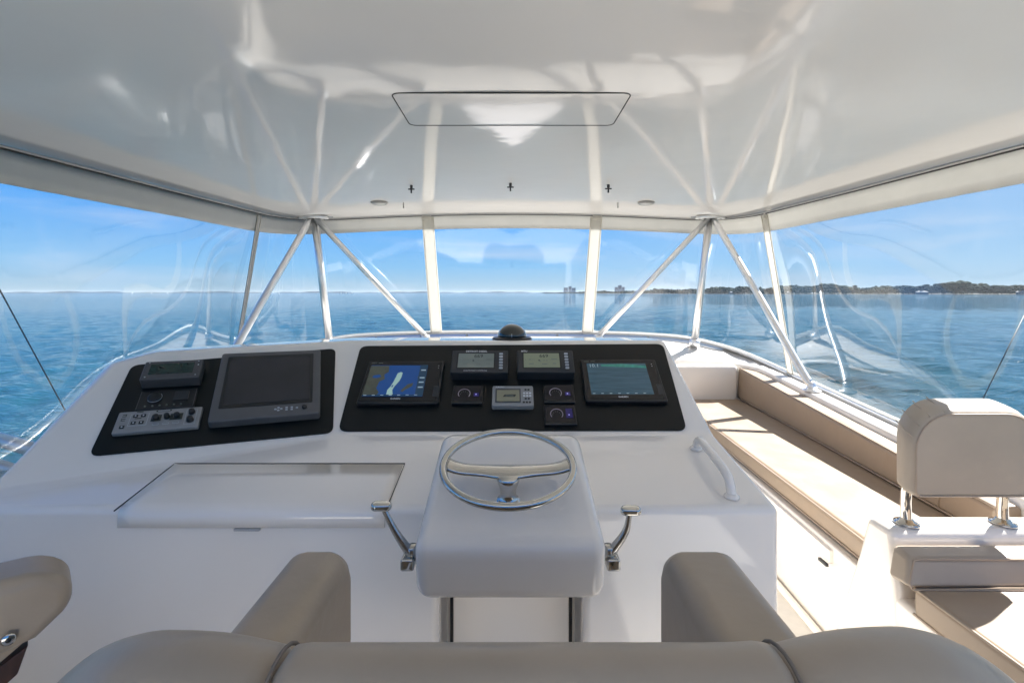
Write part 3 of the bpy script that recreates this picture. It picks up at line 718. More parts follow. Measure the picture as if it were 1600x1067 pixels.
# ------------------------------------------------------------------ instruments
def dev(name, label, cat, F, u, v, w, h, t, m='black', group=None, bevel=.004, r=.008, tilt=0, lift=.0055):
    mw = F @ Matrix.Translation((u, v, lift)) @ Matrix.Rotation(tilt, 4, 'X')
    e = empty(name, label, cat, group, mw=mw)
    vv, ff = prismg(rrect(-w / 2, w / 2, -h / 2, h / 2, r, 4), 0, t); link('housing', vv, ff, m, e, bevel=bevel, seg=3, angle=50)
    return e
# two chartplotters
def plotter(u, v, label):
    w, h, t = .326, .232, .022
    e = dev('chartplotter', label, 'chartplotter', FC, u, v, w, h, t, 'black', 'chartplotters on the centre board')
    vv, ff = prismg(rrect(-w / 2 + .006, w / 2 - .012, -h / 2 + .012, h / 2 - .006, .004, 3), t, t + .0012); link('glass', vv, ff, 'glasscase', e)
    text('GARMIN', -.012, -h / 2 + .022, .0105, 'white', e, t + .0015, bold=.0002)
    for k in (.0, .012): box('power_dot', (w / 2 - .022, h / 2 - .03 - k, t + .0014), (.003, .003, .001), 'white', e)
    box('card_slot', (w / 2 - .018, -.055, t + .0012), (.022, .055, .002), 'dark', e, .001)
    decal('brand_mark', [(quad(-w / 2 + .014, -w / 2 + .036, h / 2 - .016, h / 2 - .013), 'segl'), (quad(-w / 2 + .044, -w / 2 + .062, h / 2 - .016, h / 2 - .013), 'segl')], e, t + .0015)
    return e, t + .0018
e, z = plotter(-.455, .238, 'left chartplotter on the centre board showing a blue map')
x0, x1, y0, y1 = -.148, .095, -.083, .088
blob = lambda pts: pts
decal('map_picture', [(quad(x0, x1, y0, y1), 'blue'),
    ([(x0, .085), (-.07, .085), (-.066, .05), (-.082, .035), (-.075, .01), (-.095, -.005), (-.10, -.04), (-.085, -.06), (-.09, -.075), (x0, -.075)], 'land'),
    ([(-.125, .03), (-.10, .035), (-.092, .022), (-.11, .014), (-.13, .018)], 'blue'),
    ([(.0, -.055), (.025, -.02), (.048, -.01), (.045, -.03), (.018, -.05), (.012, -.06)], 'land'), ([(.06, .02), (.07, .05), (.085, .06), (.085, .0), (.07, -.005)], 'land'),
    ([(-.052, -.074), (-.052, -.05), (-.042, -.03), (-.035, -.005), (-.030, .02), (-.026, .042), (-.014, .048), (-.006, .044), (-.007, .02), (-.012, -.002), (-.026, -.03), (-.032, -.05), (-.026, -.074)], 'chan'),
    ([(-.040, -.035), (-.034, -.036), (-.032, -.022), (-.037, -.025)], 'blue'),
    (quad(.063, x1, y0, y1), 'side'), (quad(x0, x1, y0, -.075), 'side')] +
    [(quad(.070, .090, y, y + .006), 'label') for y in (.055, .012, -.013, -.040)] + [(quad(x0 + .006 + .034 * k, x0 + .018 + .034 * k, -.081, -.078), 'label') for k in range(7)], e, z)
e, z = plotter(.459, .248, 'right chartplotter on the centre board showing a dim sonar view')
x0, x1, y0, y1 = -.138, .115, -.082, .090
o = decal('sonar_picture', [(quad(x0, x1, y0, y1), 'sonar'), ([(x0 + .06, y1 - .018), (x1, y1 - .028), (x1, y1 - .014), (x0 + .15, y1 - .004), (x0 + .06, y1 - .008)], 'sonart')] +
      [(quad(x0 + .006 + .034 * k, x0 + .016 + .034 * k, y0 + .003, y0 + .006), 'label') for k in range(7)], e, z)
text('10.1', x0 + .030, y1 - .016, .026, 'label', e, z + .002)
# two engine displays
def engine(u, v, top_t, label, lcd, bottom_t=None, align=0):
    w, h, t = .240, .122, .052
    e = dev('engine_display', label, 'engine display', FC, u, v, w, h, t, 'dark', 'engine displays side by side', r=.005, tilt=R(4), lift=.0075)
    vv, ff = prismg(rrect(-.098, .066, -.040, .048, .003, 2), t, t + .001); link('window_frame', vv, ff, 'black', e)
    vv, ff = prismg(quad(-.092, .060, -.036, .042), t + .001, t + .0018); link('screen', vv, ff, lcd, e)
    z = t + .0022
    text('669', -.006, .026, .026, 'seg', e, z, 'reading', bold=.0003)
    decal('small_readings', [(quad(x, x + ww, y, y + .005), 'segl') for x, ww, y in ((-.07, .008, .004), (-.058, .003, .004), (-.05, .003, .004), (-.070, .020, -.020), (-.025, .006, -.006), (-.008, .004, .0), (.004, .004, -.002), (-.015, .022, -.022), (.025, .025, .004), (.030, .014, -.020), (-.086, .003, .0), (.052, .003, .0))] + [(quad(-.03, -.024, -.004, .002), 'seg')], e, z)
    for k in range(6): 
        vv, ff = prismg(rrect(.082, .098, .040 - .0155 * k - .005, .040 - .0155 * k + .004, .003, 3), t, t + .003); link('button', vv, ff, 'button', e)
    if align: text(top_t, -.102, .0545, .0125, 'white', e, t + .0006, align='LEFT', bold=.0003)
    else: text(top_t, -.016, .0545, .0125, 'white', e, t + .0006, bold=.0003)
    if bottom_t: text(bottom_t, -.016, -.051, .0085, 'white', e, t + .0006)
engine(-.137, .325, 'DETROIT DIESEL', 'left engine display with grey screen reading 669 and white lettering above', 'lcd', 'ELECTRONIC CONTROLS')
engine(.142, .326, 'MTU', 'right engine display with yellow-green screen reading 669', 'lcd2', None, 1)
def gauge(u, v, label, bright):
    e = dev('round_gauge_display', label, 'gauge', FC, u, v, .124, .096, .014, 'black', 'small black gauge displays', r=.004)
    vv, ff = prismg(rrect(-.056, .056, -.034, .042, .003, 2), .014, .0150); link('glass', vv, ff, 'gauge', e)
    arc = [(-.014 + .024 * math.cos(R(a)), .0 + .024 * math.sin(R(a)), .0165) for a in range(-38, 219, 12)]
    tube('dial_arc', arc, .0016, 'arc', e, 6)
    decal('readout', [(quad(.022, .048, -.018, .028), 'violet' if bright else 'gauge'), (quad(.024, .046, -.014, .006), 'violet'), (rrect(.031, .037, -.006, .0, .0028, 3), 'dot')], e, .0154)
    for a in range(0, 181, 36):
        c_, s_ = math.cos(R(a)), math.sin(R(a)); box('tick', (-.014 + .015 * c_, .015 * s_ - .002, .0153), (.002, .002, .0006), 'segl', e)
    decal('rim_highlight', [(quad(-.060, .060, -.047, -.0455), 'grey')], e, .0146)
gauge(-.180, .176, 'small black gauge display below the left engine display', 0)
gauge(.191, .180, 'upper of the two small black gauge displays at right', 0)
gauge(.188, .074, 'lower of the two small black gauge displays, with blue readout', 1)
e = dev('autopilot_control', 'silver-grey instrument head with olive screen in the middle of the board', 'instrument', FC, .003, .158, .166, .104, .026, 'silver', r=.008)
vv, ff = prismg(rrect(-.070, .032, -.036, .036, .003, 3), .026, .027); link('screen_frame', vv, ff, 'grey', e)
vv, ff = prismg(quad(-.064, .027, -.030, .028), .027, .0276); link('screen', vv, ff, 'lcd3', e)
decal('screen_print', [([(-.040, -.008), (.008, -.008), (.014, .004), (-.032, .004)], 'seg'), ([(-.030, -.004), (.004, -.004), (.002, .0), (-.028, .0)], 'segl')], e, .0281)
text('FURUNO', -.052, .0435, .0085, 'white', e, .0265, bold=.0002)
for x, y in ((.052, .030), (.064, .030), (.046, .012), (.058, .012), (.070, .012), (.046, -.002), (.058, -.002), (.070, -.002), (.052, -.016), (.064, -.016), (.044, -.034), (.056, -.034), (.068, -.034)):
    vv, ff = prismg(rrect(x - .0045, x + .0045, y - .0035, y + .0035, .002, 2), .026, .0275); link('key', vv, ff, 'black' if y in (.030, -.016, -.034) else 'white', e)
# port wing: monitor, lcd box, radio, control panel
def onW(u, v): return u, v
e = dev('radar_monitor', 'large square charcoal monitor with dark screen on the port wing', 'monitor', FW, -.232, .240, .372, .346, .040, 'monitor', r=.010, bevel=.006)
vv, ff = prismg(rrect(-.160, .158, -.118, .148, .004, 3), .040, .0415); link('bezel', vv, ff, 'black', e)
vv, ff = prismg(quad(-.148, .146, -.104, .136), .0415, .0425); link('screen', vv, ff, 'deadglass', e)
decal('screen_edge', [(quad(-.148, .146, .136, .142), 'black')], e, .0428)
for i, (x, y) in enumerate(((.03, -.140), (.04, -.134), (.04, -.146), (.05, -.140), (.068, -.136), (.068, -.146), (.086, -.136), (.086, -.146), (.104, -.140))):
    vv, ff = prismg(rrect(x - .004, x + .004, y - .003, y + .003, .0015, 2), .040, .042); link('key', vv, ff, 'button', e)
lathe('knob', [(.010, .040), (.009, .048), (.004, .049)], 'black', e, (.130, -.140, 0), 18)
e = dev('lcd_box', 'grey box with a dark green LCD at the top of the port wing', 'instrument', FW, -.571, .326, .190, .094, .050, 'grey', r=.006, bevel=.005)
vv, ff = prismg(quad(-.073, .068, -.022, .030), .050, .0512); link('screen', vv, ff, 'lcd_dark', e)
for x, y in ((-.080, .038), (.080, .038), (-.080, -.034), (.080, -.034)): lathe('screw', [(.003, .050), (.002, .0515)], 'button', e, (x, y, 0), 8)
lathe('lamp', [(.003, .050), (.002, .052)], 'white', e, (.082, .018, 0), 8)
e = dev('marine_radio', 'black radio faceplate with one dial, between the LCD box and the control panel', 'radio', FW, -.570, .213, .180, .090, .012, 'black', r=.004)
lathe('dial', [(.022, .012), (.021, .022), (.017, .024)], 'black', e, (-.040, .006, 0), 28)
tube('dial_ring', [(-.040 + .023 * math.cos(R(a)), .006 + .023 * math.sin(R(a)), .018) for a in range(-140, 50, 12)], .0009, 'button', e, 6)
vv, ff = prismg(rrect(.020, .066, -.012, .030, .003, 2), .012, .018); link('handset_socket', vv, ff, 'dark', e)
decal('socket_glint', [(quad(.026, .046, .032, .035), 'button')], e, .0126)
for k in range(6): lathe('key', [(.0035, .012), (.003, .015)], 'segl', e, (-.062 + .022 * k, -.030, 0), 8)
for x in (-.087, .087): vv, ff = prismg(quad(x - .001, x + .001, -.042, .040), .012, .0135); link('side_rib', vv, ff, 'grey', e)
e = dev('control_panel', 'silver control panel with black knobs and small square keys on the port wing', 'control panel', FW, -.574, .114, .252, .092, .018, 'silver', r=.005)
z = .018
decal('printed_lines', [(quad(-.088, -.034, -.020, .032), 'button'), (quad(-.0865, -.0355, -.0185, .0305), 'silver'), (quad(.078, .112, -.032, .034), 'button'), (quad(.0795, .1105, -.0305, .0325), 'silver'),
      (rrect(-.016, .032, .033, .041, .004, 3), 'seg'), (quad(-.010, .026, .0355, .0385), 'button'), (quad(-.024, .006, -.008, .020), 'seg'), (quad(.032, .070, -.008, .020), 'seg')] +
      [(rrect(x - .010, x + .010, -.026, -.018, .003, 3), 'button') for x in (-.006, .024, .054)] + [(rrect(x - .0085, x + .0085, -.0245, -.0195, .002, 3), 'silver') for x in (-.006, .024, .054)] +
      [(rrect(-.072, -.052, y, y + .004, .0018, 2), 'seg') for y in (.034, .006)], e, z + .0003)
for x, y in ((-.073, .022), (-.050, .022), (-.073, -.008), (-.050, -.008), (-.102, -.022)):
    vv, ff = prismg(quad(x - .007, x + .007, y - .006, y + .006), z, z + .003); k_ = link('key', vv, ff, 'black', e, bevel=.0008); vv, ff = prismg(rrect(x - .0025, x + .0025, y - .0025, y + .0025, .002, 3), z + .003, z + .0034); link('key_dot', vv, ff, 'white', k_)
for x, y, r_ in ((-.010, .006, .010), (.022, .008, .009), (.052, .008, .010), (.096, .020, .010), (.096, -.014, .011)):
    lathe('knob', [(r_ * 1.15, z), (r_, z + .006), (r_ * .85, z + .016), (r_ * .5, z + .017)], 'black', e, (x, y, 0), 20)
decal('side_figures', [(quad(-.112, -.100, y, y + .003), 'seg') for y in (.030, .022, .012, .004)] + [(quad(-.112, -.110, .004, .015), 'seg'), (quad(-.102, -.100, .022, .033), 'seg')], e, z + .0003)

# ------------------------------------------------------------------ steering wheel
TW = R(13); nW = Vector((0, -math.sin(TW), math.cos(TW))); cW = Vector((-.010, 1.292, -.457))
mwW = Matrix.Translation(cW) @ Matrix.Rotation(TW, 4, 'X')
e = empty('steering_wheel', 'polished stainless steering wheel on the white pod', 'steering wheel', mw=mwW)
rw = .172
tube('rim', [(rw * math.cos(R(a)), rw * math.sin(R(a)), 0) for a in range(0, 360, 4)], .0100, 'metal', e, 16, closed=True)
# finger grips under the rim
# spoke plate: broad, dipped in the middle
V, F = [], []; K = 30
for i in range(K + 1):
    x = -1 + 2 * i / K; X = x * .166
    half = .027 + .008 * math.exp(-(x / .35) ** 2) + .006 * abs(x) ** 4 ; yc = .014 - .010 * math.exp(-(x / .4) ** 2)
    z = -.020 * (1 - abs(x) ** 6) - .004
    th = .004 + .010 * math.exp(-(x / .22) ** 2)
    for yy, zz in ((yc + half, z), (yc + half * .5, z + .0045), (yc - half * .5, z + .0045), (yc - half, z), (yc - half * .6, z - th), (yc + half * .6, z - th)): V.append((X, yy, zz))
for i in range(K):
    for j in range(6): F.append((i * 6 + j, i * 6 + (j + 1) % 6, (i + 1) * 6 + (j + 1) % 6, (i + 1) * 6 + j))
F += [(0, 1, 2, 3, 4, 5), tuple(K * 6 + j for j in range(5, -1, -1))]
link('spoke', V, F, 'metal', e, smooth=True)
for s in (-1, 1):
    V2 = [(s * .163, -.028, -.022), (s * .163, .040, -.020), (s * .166, .055, .0), (s * .166, -.040, .0)]
    link('spoke_tab', V2, [(0, 1, 2, 3)], 'metal', e, solid=.006)
lathe('hub', [(.036, -.105), (.036, -.098), (.028, -.092), (.020, -.084), (.022, -.062), (.030, -.036), (.028, -.022)], 'metal', e, (0, -.012, 0), 28)
lathe('shaft_collar', [(.044, -.112), (.044, -.107), (.036, -.103)], 'dark', e, (0, -.012, 0), 28)

# ------------------------------------------------------------------ throttle levers
def lever(s, kx, kz, label):
    b0 = Vector((s * .243 - .004, 1.235, -.665)); e = empty('throttle_lever', label, 'lever', 'cast metal levers beside the pod', b0)
    box('base', (s * .014, -.006, -.012), (.034, .050, .030), 'metal', e, .006, 3)
    lathe('pivot', [(.017, -.012), (.017, .018), (.010, .022)], 'cast', e, (s * .006, .0, .004), 18)
    k = Vector((kx, 1.225, kz)) - b0
    p = smoothpath([(s * .004, 0, .0), (s * .022, -.006, .024), (s * .048, -.010, .066), k + Vector((-s * .004, 0, -.006))], 8)
    tube('arm', p, [.016 - .0095 * (i / (len(p) - 1)) ** .7 for i in range(len(p))], 'cast', e, 14)
    v, f = prismg(rrect(-.027, .025, -.016, .014, .0145, 8), -.010, .010); link('knob', [Vector(q) + k for q in v], f, 'metal', e, bevel=.008, seg=4)
lever(-1, -.328, -.537, 'curved metal throttle lever on the port side of the pod')
lever(1, .300, -.548, 'curved metal shift lever on the starboard side of the pod')

# ------------------------------------------------------------------ helm chair in front of the camera
ch = empty('helm_chair', 'taupe vinyl helm chair with wrapped back and two armrests, seen from behind', 'helm chair', loc=(.02, .7, DECK_Z)); HO = Vector((.02, .7, DECK_Z))
def backpad(name, xa, xb, n, f_top, rnd=(0, 0), thick=.052, m='chair', par=ch):
    """padded slab lofted along x: rounded top section, ends tucked in"""
    V, F = [], []; S = 18
    sec = [(math.cos(R(a)), math.sin(R(a))) for a in [180 - 180 * k / (S - 1) for k in range(S)]]
    for i in range(n + 1):
        t = i / n; x = xa + (xb - xa) * t; yc, zt = f_top(x)
        ra, rb = rnd; e_ = 1
        d0 = (x - xa) / ra if ra else 9; d1 = (xb - x) / rb if rb else 9; dm = min(d0, d1)
        if dm < 1: e_ = math.sqrt(max(0, 1 - (1 - dm) ** 2)) * .97 + .03
        zt2 = zt - (1 - e_) * (ra or rb or 0) * 1.0; th = thick * (.35 + .65 * e_)
        ring = [(x, yc - th * c_, zt2 - .045 + .045 * s_) for c_, s_ in [(-c, s) for c, s in sec]]
        ring = [(x, yc + th, -.95)] + ring[::-1] + [(x, yc - th, -.95)] if False else [(x, yc - th, -.95)] + [(x, yc + th * c, zt2 - .045 + .045 * s) for c, s in sec] + [(x, yc + th, -.95)]
        V += [Vector(q) - HO for q in ring]
    L = S + 2
    for i in range(n):
        for j in range(L - 1): F.append((i * L + j, (i + 1) * L + j, (i + 1) * L + j + 1, i * L + j + 1))
    F += [tuple(range(L)), tuple(n * L + j for j in range(L - 1, -1, -1))]
    return link(name, V, F, m, par, smooth=True)
def ycur(x): a = max(0, abs(x - .01) - .20); return .452 + .30 * a ** 1.35
def f_c(x): return ycur(x), -.337 - .10 * (max(0, abs(x - .015) - .205)) ** 2
def f_w(c): 
    def g(x):
        return ycur(x) + .004, -.361 + .018 * math.exp(-((x - c) / .11) ** 2) - 3.0 * max(0, abs(x - c) - .07) ** 2
    return g
backpad('backrest_centre', -.222, .262, 40, f_c, (.020, .020), .050)
backpad('backrest_wing', -.560, -.212, 34, f_w(-.29), (.13, .016), .056)
backpad('backrest_wing', .250, .600, 34, f_w(.335), (.016, .13), .056)
for x in (-.217, .256):
    yc = ycur(x); tube('seam', [Vector((x + dx_, yc + .0488 * math.cos(R(a)), -.3825 + .0437 * math.sin(R(a)))) - HO for a, dx_ in [(q_, 0) for q_ in range(0, 181, 15)]], .0019, 'chair_pipe', ch, 8)
def arm(x0, x1, par, O, m='chair'):
    # profile in y-z, tapering towards the front, lofted across x
    pr = [(.50, -.50), (.93, -.497), (.965, -.51), (.985, -.56), (.985, -.68), (.95, -.88), (.50, -.88)]
    V = [Vector((x, y, z)) - O for x in (x0, x1) for y, z in pr]; n = len(pr)
    F = [tuple(range(n)), tuple(range(2 * n - 1, n - 1, -1))] + [(i, (i + 1) % n, n + (i + 1) % n, n + i) for i in range(n)]
    a_ = link('armrest', V, F, m, par, bevel=.040, seg=7, angle=35)
    return a_
arm(-.432, -.316, ch, HO); arm(.292, .432, ch, HO)
v, f = boxg(-.30, .30, .50, .98, -.93, -.80); link('seat', [Vector(p) - HO for p in v], f, 'chair', ch, bevel=.04, seg=4)
lathe('pedestal', [(.18, 0), (.18, .03), (.06, .06), (.06, .40)], 'metal', ch, (0, 0, 0), 24)

# companion chair further to port
c2 = empty('companion_chair', 'second taupe helm chair at far left, only its armrest in view', 'helm chair', loc=(-1.15, .62, DECK_Z)); O2 = Vector((-1.15, .62, DECK_Z))
ax = Vector((.40, .40, 0)).normalized(); sx = Vector((ax.y, -ax.x, 0)); end = Vector((-.825, .915, -.512))
prof = [(-.62, -.03), (-.62, .0), (-.10, .0), (-.04, -.004), (0, -.035), (0, -.085), (-.05, -.125), (-.30, -.165), (-.62, -.20)]
V = [end + ax * a + Vector((0, 0, z)) + sx * k - O2 for k in (-.13, -.01) for a, z in prof]; n = len(prof)
link('armrest', V, [tuple(range(n)), tuple(range(2 * n - 1, n - 1, -1))] + [(i, (i + 1) % n, n + (i + 1) % n, n + i) for i in range(n)], 'chair', c2, bevel=.028, seg=5, angle=30)
V = [end + ax * a + Vector((0, 0, z)) + sx * k - O2 for k in (-.11, -.035) for a, z in ((-.05, -.12), (-.10, -.155), (-.60, -.24), (-.60, -.17))]
link('arm_bracket', V, [(0, 1, 2, 3), (7, 6, 5, 4), (0, 1, 5, 4), (1, 2, 6, 5), (2, 3, 7, 6), (3, 0, 4, 7)], 'chair', c2, bevel=.004)
V = [end + ax * a + Vector((0, 0, z)) + sx * k - O2 for k in (-.10, -.045) for a, z in ((-.06, -.143), (-.074, -.19), (-.5, -.50), (-.5, -.38))]
link('wooden_bracket', V, [(0, 1, 2, 3), (7, 6, 5, 4), (0, 1, 5, 4), (1, 2, 6, 5), (2, 3, 7, 6), (3, 0, 4, 7)], 'teak', c2, bevel=.003)
rc = end + ax * -.085 + sx * -.005 + Vector((0, 0, -.098))
rg = link('bolt_cap', *latheg([(.009, 0), (.011, .003), (.008, .006)], 20), 'metal', c2, smooth=True); rg.matrix_parent_inverse = Matrix(); rg.location = rc - O2; rg.rotation_euler = sx.to_track_quat('Z', 'Y').to_euler()
rg2 = link('bolt_hole', *latheg([(.0045, .0055), (.004, .0075)], 14), 'black', rg, smooth=True)
v, f = boxg(-.5, .05, -.35, .28, .42, .56); link('seat', v, f, 'chair', c2, bevel=.04, seg=4)
v, f = boxg(-.12, .10, -.20, .12, .0, .42); link('pedestal_box', v, f, 'teak', c2, bevel=.01)

# ------------------------------------------------------------------ starboard lounge
def lx_in(y): return 1.25 + .045 * (y - 1.7)
def lx_out(y): return 1.73 + .078 * (y - 2.16)
lo = empty('side_lounge', 'long beige cushioned lounge along the starboard side beside the console', 'bench seat', loc=(1.5, 2.9, DECK_Z)); LO = Vector((1.5, 2.9, DECK_Z))
def lp(pts): return [(x - LO.x, y - LO.y) for x, y in pts]
zz = lambda z: z - DECK_Z
v, f = prismg(lp([(lx_in(1.5) - .03, 1.5), (lx_out(1.5) + .13, 1.5), (lx_out(4.06) + .05, 4.06), (lx_in(4.06) - .03, 4.06)]), 0, zz(-.968)); link('base', v, f, 'gel', lo, bevel=.008)
# drop-down locker front: a proud panel with its joint line
v = [Vector((lx_in(y) - .045, y, z)) - LO for y, z in ((1.86, -1.035), (4.05, -1.035), (4.05, -.985), (1.86, -.985))] + [Vector((lx_in(y) - .02, y, z)) - LO for y, z in ((1.86, -1.035), (4.05, -1.035), (4.05, -.985), (1.86, -.985))]
link('locker_front', v, [(0, 1, 2, 3), (7, 6, 5, 4), (0, 1, 5, 4), (1, 2, 6, 5), (2, 3, 7, 6), (3, 0, 4, 7)], 'gel', lo, bevel=.004)
link('toe_strip', *tubeg([Vector((lx_in(y) - .055, y, DECK_Z + .012)) - LO for y in (1.3, 2.5, 4.05)], .016, 8), 'gel', lo, smooth=True)
box('latch', (lx_in(1.88) - .052 - LO.x, 1.885 - LO.y, zz(-1.043)), (.012, .05, .012), 'dark', lo, .002)
seat = [(lx_in(1.66), 1.66), (lx_out(1.66) + .04, 1.66), (lx_out(3) + .04, 3), (lx_out(4.06), 4.06), (lx_in(4.06), 4.06), (lx_in(3), 3)]
sc_ = cushion('seat_cushion', lp(seat), zz(-.967), zz(-.878), 'seat', lo, .022)
for z in (-.885, -.958): tube('piping', [Vector((x, y, z)) - LO for x, y in [(lx_in(1.66) + .25, 1.662), (lx_in(1.66) + .012, 1.664), (lx_in(1.68) + .001, 1.69), (lx_in(2.5), 2.5), (lx_in(4.04), 4.04)]], .0045, 'pipe', sc_, 6)
# back cushion: wedge prism following the coaming
def zbk(y): return -.622 - .058 * (4.08 - y)
V, F = [], []; ysb = [1.72, 2.2, 2.7, 3.2, 3.7, 4.055]
for y in ysb:
    x = lx_out(y)
    for dx, z in ((0.02, -.874), (-.004, -.86), (.006, zbk(y) - .012), (.02, zbk(y)), (.095, zbk(y) + .004), (.11, zbk(y) - .01), (.115, -.87)): V.append(Vector((x + dx, y, z)) - LO)
for i in range(len(ysb) - 1):
    for j in range(7): F.append((i * 7 + j, i * 7 + (j + 1) % 7, (i + 1) * 7 + (j + 1) % 7, (i + 1) * 7 + j))
F += [tuple(range(7)), tuple((len(ysb) - 1) * 7 + j for j in range(6, -1, -1))]
bc = link('back_cushion', V, F, 'seat', lo, bevel=.008, seg=3, angle=35)
for dx, zf in ((.012, lambda y: zbk(y) - .001), (.0, lambda y: -.868)): tube('piping', [Vector((lx_out(y) + dx, y, zf(y))) - LO for y in ysb], .0045, 'pipe', bc, 6)
link('end_seam', *tubeg([Vector((lx_out(1.95) + dx, 1.95, z)) - LO for dx, z in ((-.006, -.86), (.003, zbk(1.95) - .012), (.02, zbk(1.95) + .003), (.09, zbk(1.95) + .006))], .003, 6), 'pipe', bc, smooth=True)

# forward box beyond the lounge
v, f = boxg(.95, 1.86, 4.00, 4.098, DECK_Z, -.60); fb = link('forward_locker', v, f, 'gel', bevel=.03, seg=4); tag(fb, 'white moulded locker face closing the forward end of the lounge', 'locker')

# ------------------------------------------------------------------ aft facing seat
sb = empty('aft_seat', 'white moulded seat with beige cushions facing aft, lower right', 'seat', loc=(1.5, 1.3, DECK_Z)); BO = Vector((1.5, 1.3, DECK_Z))
pr = [(1.86, -1.36), (1.70, -.90), (1.655, -.755), (1.545, -.755), (1.515, -1.0), (1.515, -1.36)]
V = [Vector((x, y, z)) - BO for x in (1.205, 1.80) for y, z in pr]; n = 6
link('seat_moulding', V, [tuple(range(n)), tuple(range(2 * n - 1, n - 1, -1))] + [(i, (i + 1) % n, n + (i + 1) % n, n + i) for i in range(n)], 'gel', sb, bevel=.026, seg=5, angle=20)
v, f = prismg([(x - BO.x, y - BO.y) for x, y in ((1.175, .60), (1.80, .60), (1.80, 1.52), (1.205, 1.54))], 0, zz(-.955)); link('seat_base', v, f, 'gel', sb, bevel=.02, seg=4)
V = []
for x in (1.155, 1.78):
    for y, z in ((1.525, -.785), (1.455, -.795), (1.418, -.862), (1.50, -.872)): V.append(Vector((x + (.035 if (z > -.8 and x < 1.3) else 0), y, z)) - BO)
lb = link('back_cushion', V, [(0, 1, 2, 3), (7, 6, 5, 4), (0, 1, 5, 4), (1, 2, 6, 5), (2, 3, 7, 6), (3, 0, 4, 7)], 'headrest', sb, bevel=.016, seg=5)
tube('piping', [Vector(p) - BO for p in ((1.172, 1.425, -.866), (1.168, 1.428, -.855), (1.200, 1.452, -.800), (1.215, 1.453, -.797), (1.77, 1.453, -.797))], .0035, 'pipe', lb, 6)
tube('piping', [Vector(p) - BO for p in ((1.170, 1.418, -.866), (1.77, 1.415, -.866))], .0035, 'pipe', lb, 6)
cu = cushion('seat_cushion', [(x - BO.x, y - BO.y) for x, y in ((1.185, .62), (1.79, .62), (1.79, 1.44), (1.185, 1.44))], zz(-.955), zz(-.868), 'seat', sb, .018)
tube('piping', [Vector(p) - BO for p in ((1.78, 1.437, -.872), (1.192, 1.437, -.872), (1.187, 1.43, -.872), (1.187, .64, -.872))], .004, 'pipe', cu, 6)
tube('piping', [Vector(p) - BO for p in ((1.187, 1.437, -.948), (1.187, .64, -.948))], .004, 'pipe', cu, 6)

# headrest on two posts
hr = empty('backrest_on_posts', 'padded taupe backrest raised on two stainless posts above the aft seat', 'backrest', loc=(1.44, 1.59, -.755)); PO = Vector((1.44, 1.59, -.755))
def padloop(x0, x1, z0, z1, r, rb, k=8):
    out = []
    for cx, cz, a, rr in ((x1 - r, z1 - r, 0, r), (x0 + r, z1 - r, 90, r), (x0 + rb, z0 + rb, 180, rb), (x1 - rb, z0 + rb, 270, rb)):
        for i in range(k + 1):
            t = R(a + 90 * i / k); out.append((cx + rr * math.cos(t), cz + rr * math.sin(t)))
    return out
lF = padloop(1.243, 1.640, -.632, -.372, .115, .018); lB = padloop(1.262, 1.655, -.630, -.345, .115, .02)
nF = len(lF); V = [Vector((x, 1.500, z)) - PO for x, z in lF] + [Vector((x, 1.535, z + .004)) - PO for x, z in padloop(1.236, 1.648, -.636, -.358, .118, .02)] + [Vector((x, 1.60, z)) - PO for x, z in lB]
F = [tuple(range(nF)), tuple(range(3 * nF - 1, 2 * nF - 1, -1))]
for j in range(2):
    for i in range(nF): F.append((j * nF + i, j * nF + (i + 1) % nF, (j + 1) * nF + (i + 1) % nF, (j + 1) * nF + i))
pad = link('pad', V, F, 'headrest', hr, bevel=.012, seg=4, angle=50)
tube('piping', [Vector((x, 1.4995, z)) - PO for x, z in padloop(1.247, 1.636, -.628, -.376, .112, .016)], .0028, 'pipe', pad, 6, closed=True)
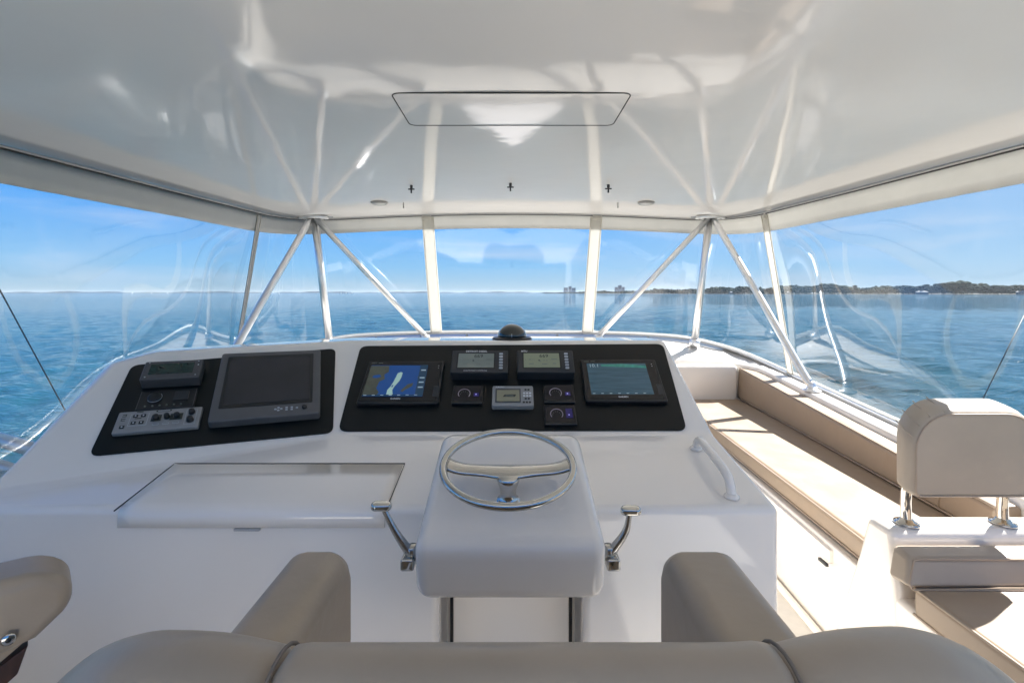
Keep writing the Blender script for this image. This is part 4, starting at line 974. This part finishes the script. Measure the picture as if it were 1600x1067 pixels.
for i, t in enumerate((95, 118, 140, 160)):     # gathers in the boxing round the top corner
    a = R(t); tube('pleat', [Vector((1.351 + .117 * math.cos(a), 1.506, -.487 + .117 * math.sin(a))) - PO, Vector((1.357 + .120 * math.cos(a), 1.55, -.475 + .122 * math.sin(a))) - PO, Vector((1.370 + .116 * math.cos(a), 1.597, -.460 + .118 * math.sin(a))) - PO], .0018, 'headrest', pad, 6)
for x in (1.285, 1.60):
    p = smoothpath([(x + .005, 1.59, -.757), (x + .003, 1.59, -.70), (x - .006, 1.578, -.655), (x - .01, 1.565, -.60)], 6)
    tube('post', [Vector(q) - PO for q in p], .0150, 'metal', hr, 16)
    fl = lathe('flange', [(.036, .001), (.036, .006), (.022, .010), (.018, .018)], 'metal', hr, (x + .005 - PO.x, 0, .0), 22)
    for a in (0, 90, 180, 270): lathe('screw', [(.004, .006), (.003, .009)], 'cast', fl, (x + .005 - PO.x + .028 * math.cos(R(a + 45)), .028 * math.sin(R(a + 45)), 0), 8)

# ------------------------------------------------------------------ rigging and stand-in tubes outside the side curtains
o = tube('rigging_line', [(-2.50, 2.37, .02), (-2.31, 2.52, -.62), (-2.30, 2.5, -1.4)], .0032, 'cord', None, 8); tag(o, 'thin dark line slanting down outside the port curtain', 'rope')
o = tube('rigging_line', [(2.95, 2.75, -.02), (2.62, 2.60, -.36), (2.25, 2.45, -.78)], .0030, 'cord', None, 8); tag(o, 'thin dark line slanting down outside the starboard curtain', 'rope')
e = empty('reflection_tubes', 'satin metal tubes standing in for reflections in the port curtain, lower left corner', 'reflection', loc=(-2.5, 2.2, -.9)); EO = Vector((-2.5, 2.2, -.9))  # tubes modelled in place of reflections in the port curtain
for a, b_, r_ in (((-2.95, 2.25, -.52), (-2.05, 2.30, -.80), .032), ((-2.95, 2.2, -.60), (-2.05, 2.2, -.86), .026), ((-2.9, 2.0, -.70), (-2.1, 2.0, -.90), .012)):
    tube('reflection_tube', [Vector(a) - EO, Vector(b_) - EO], r_, 'bluetube', e, 14)
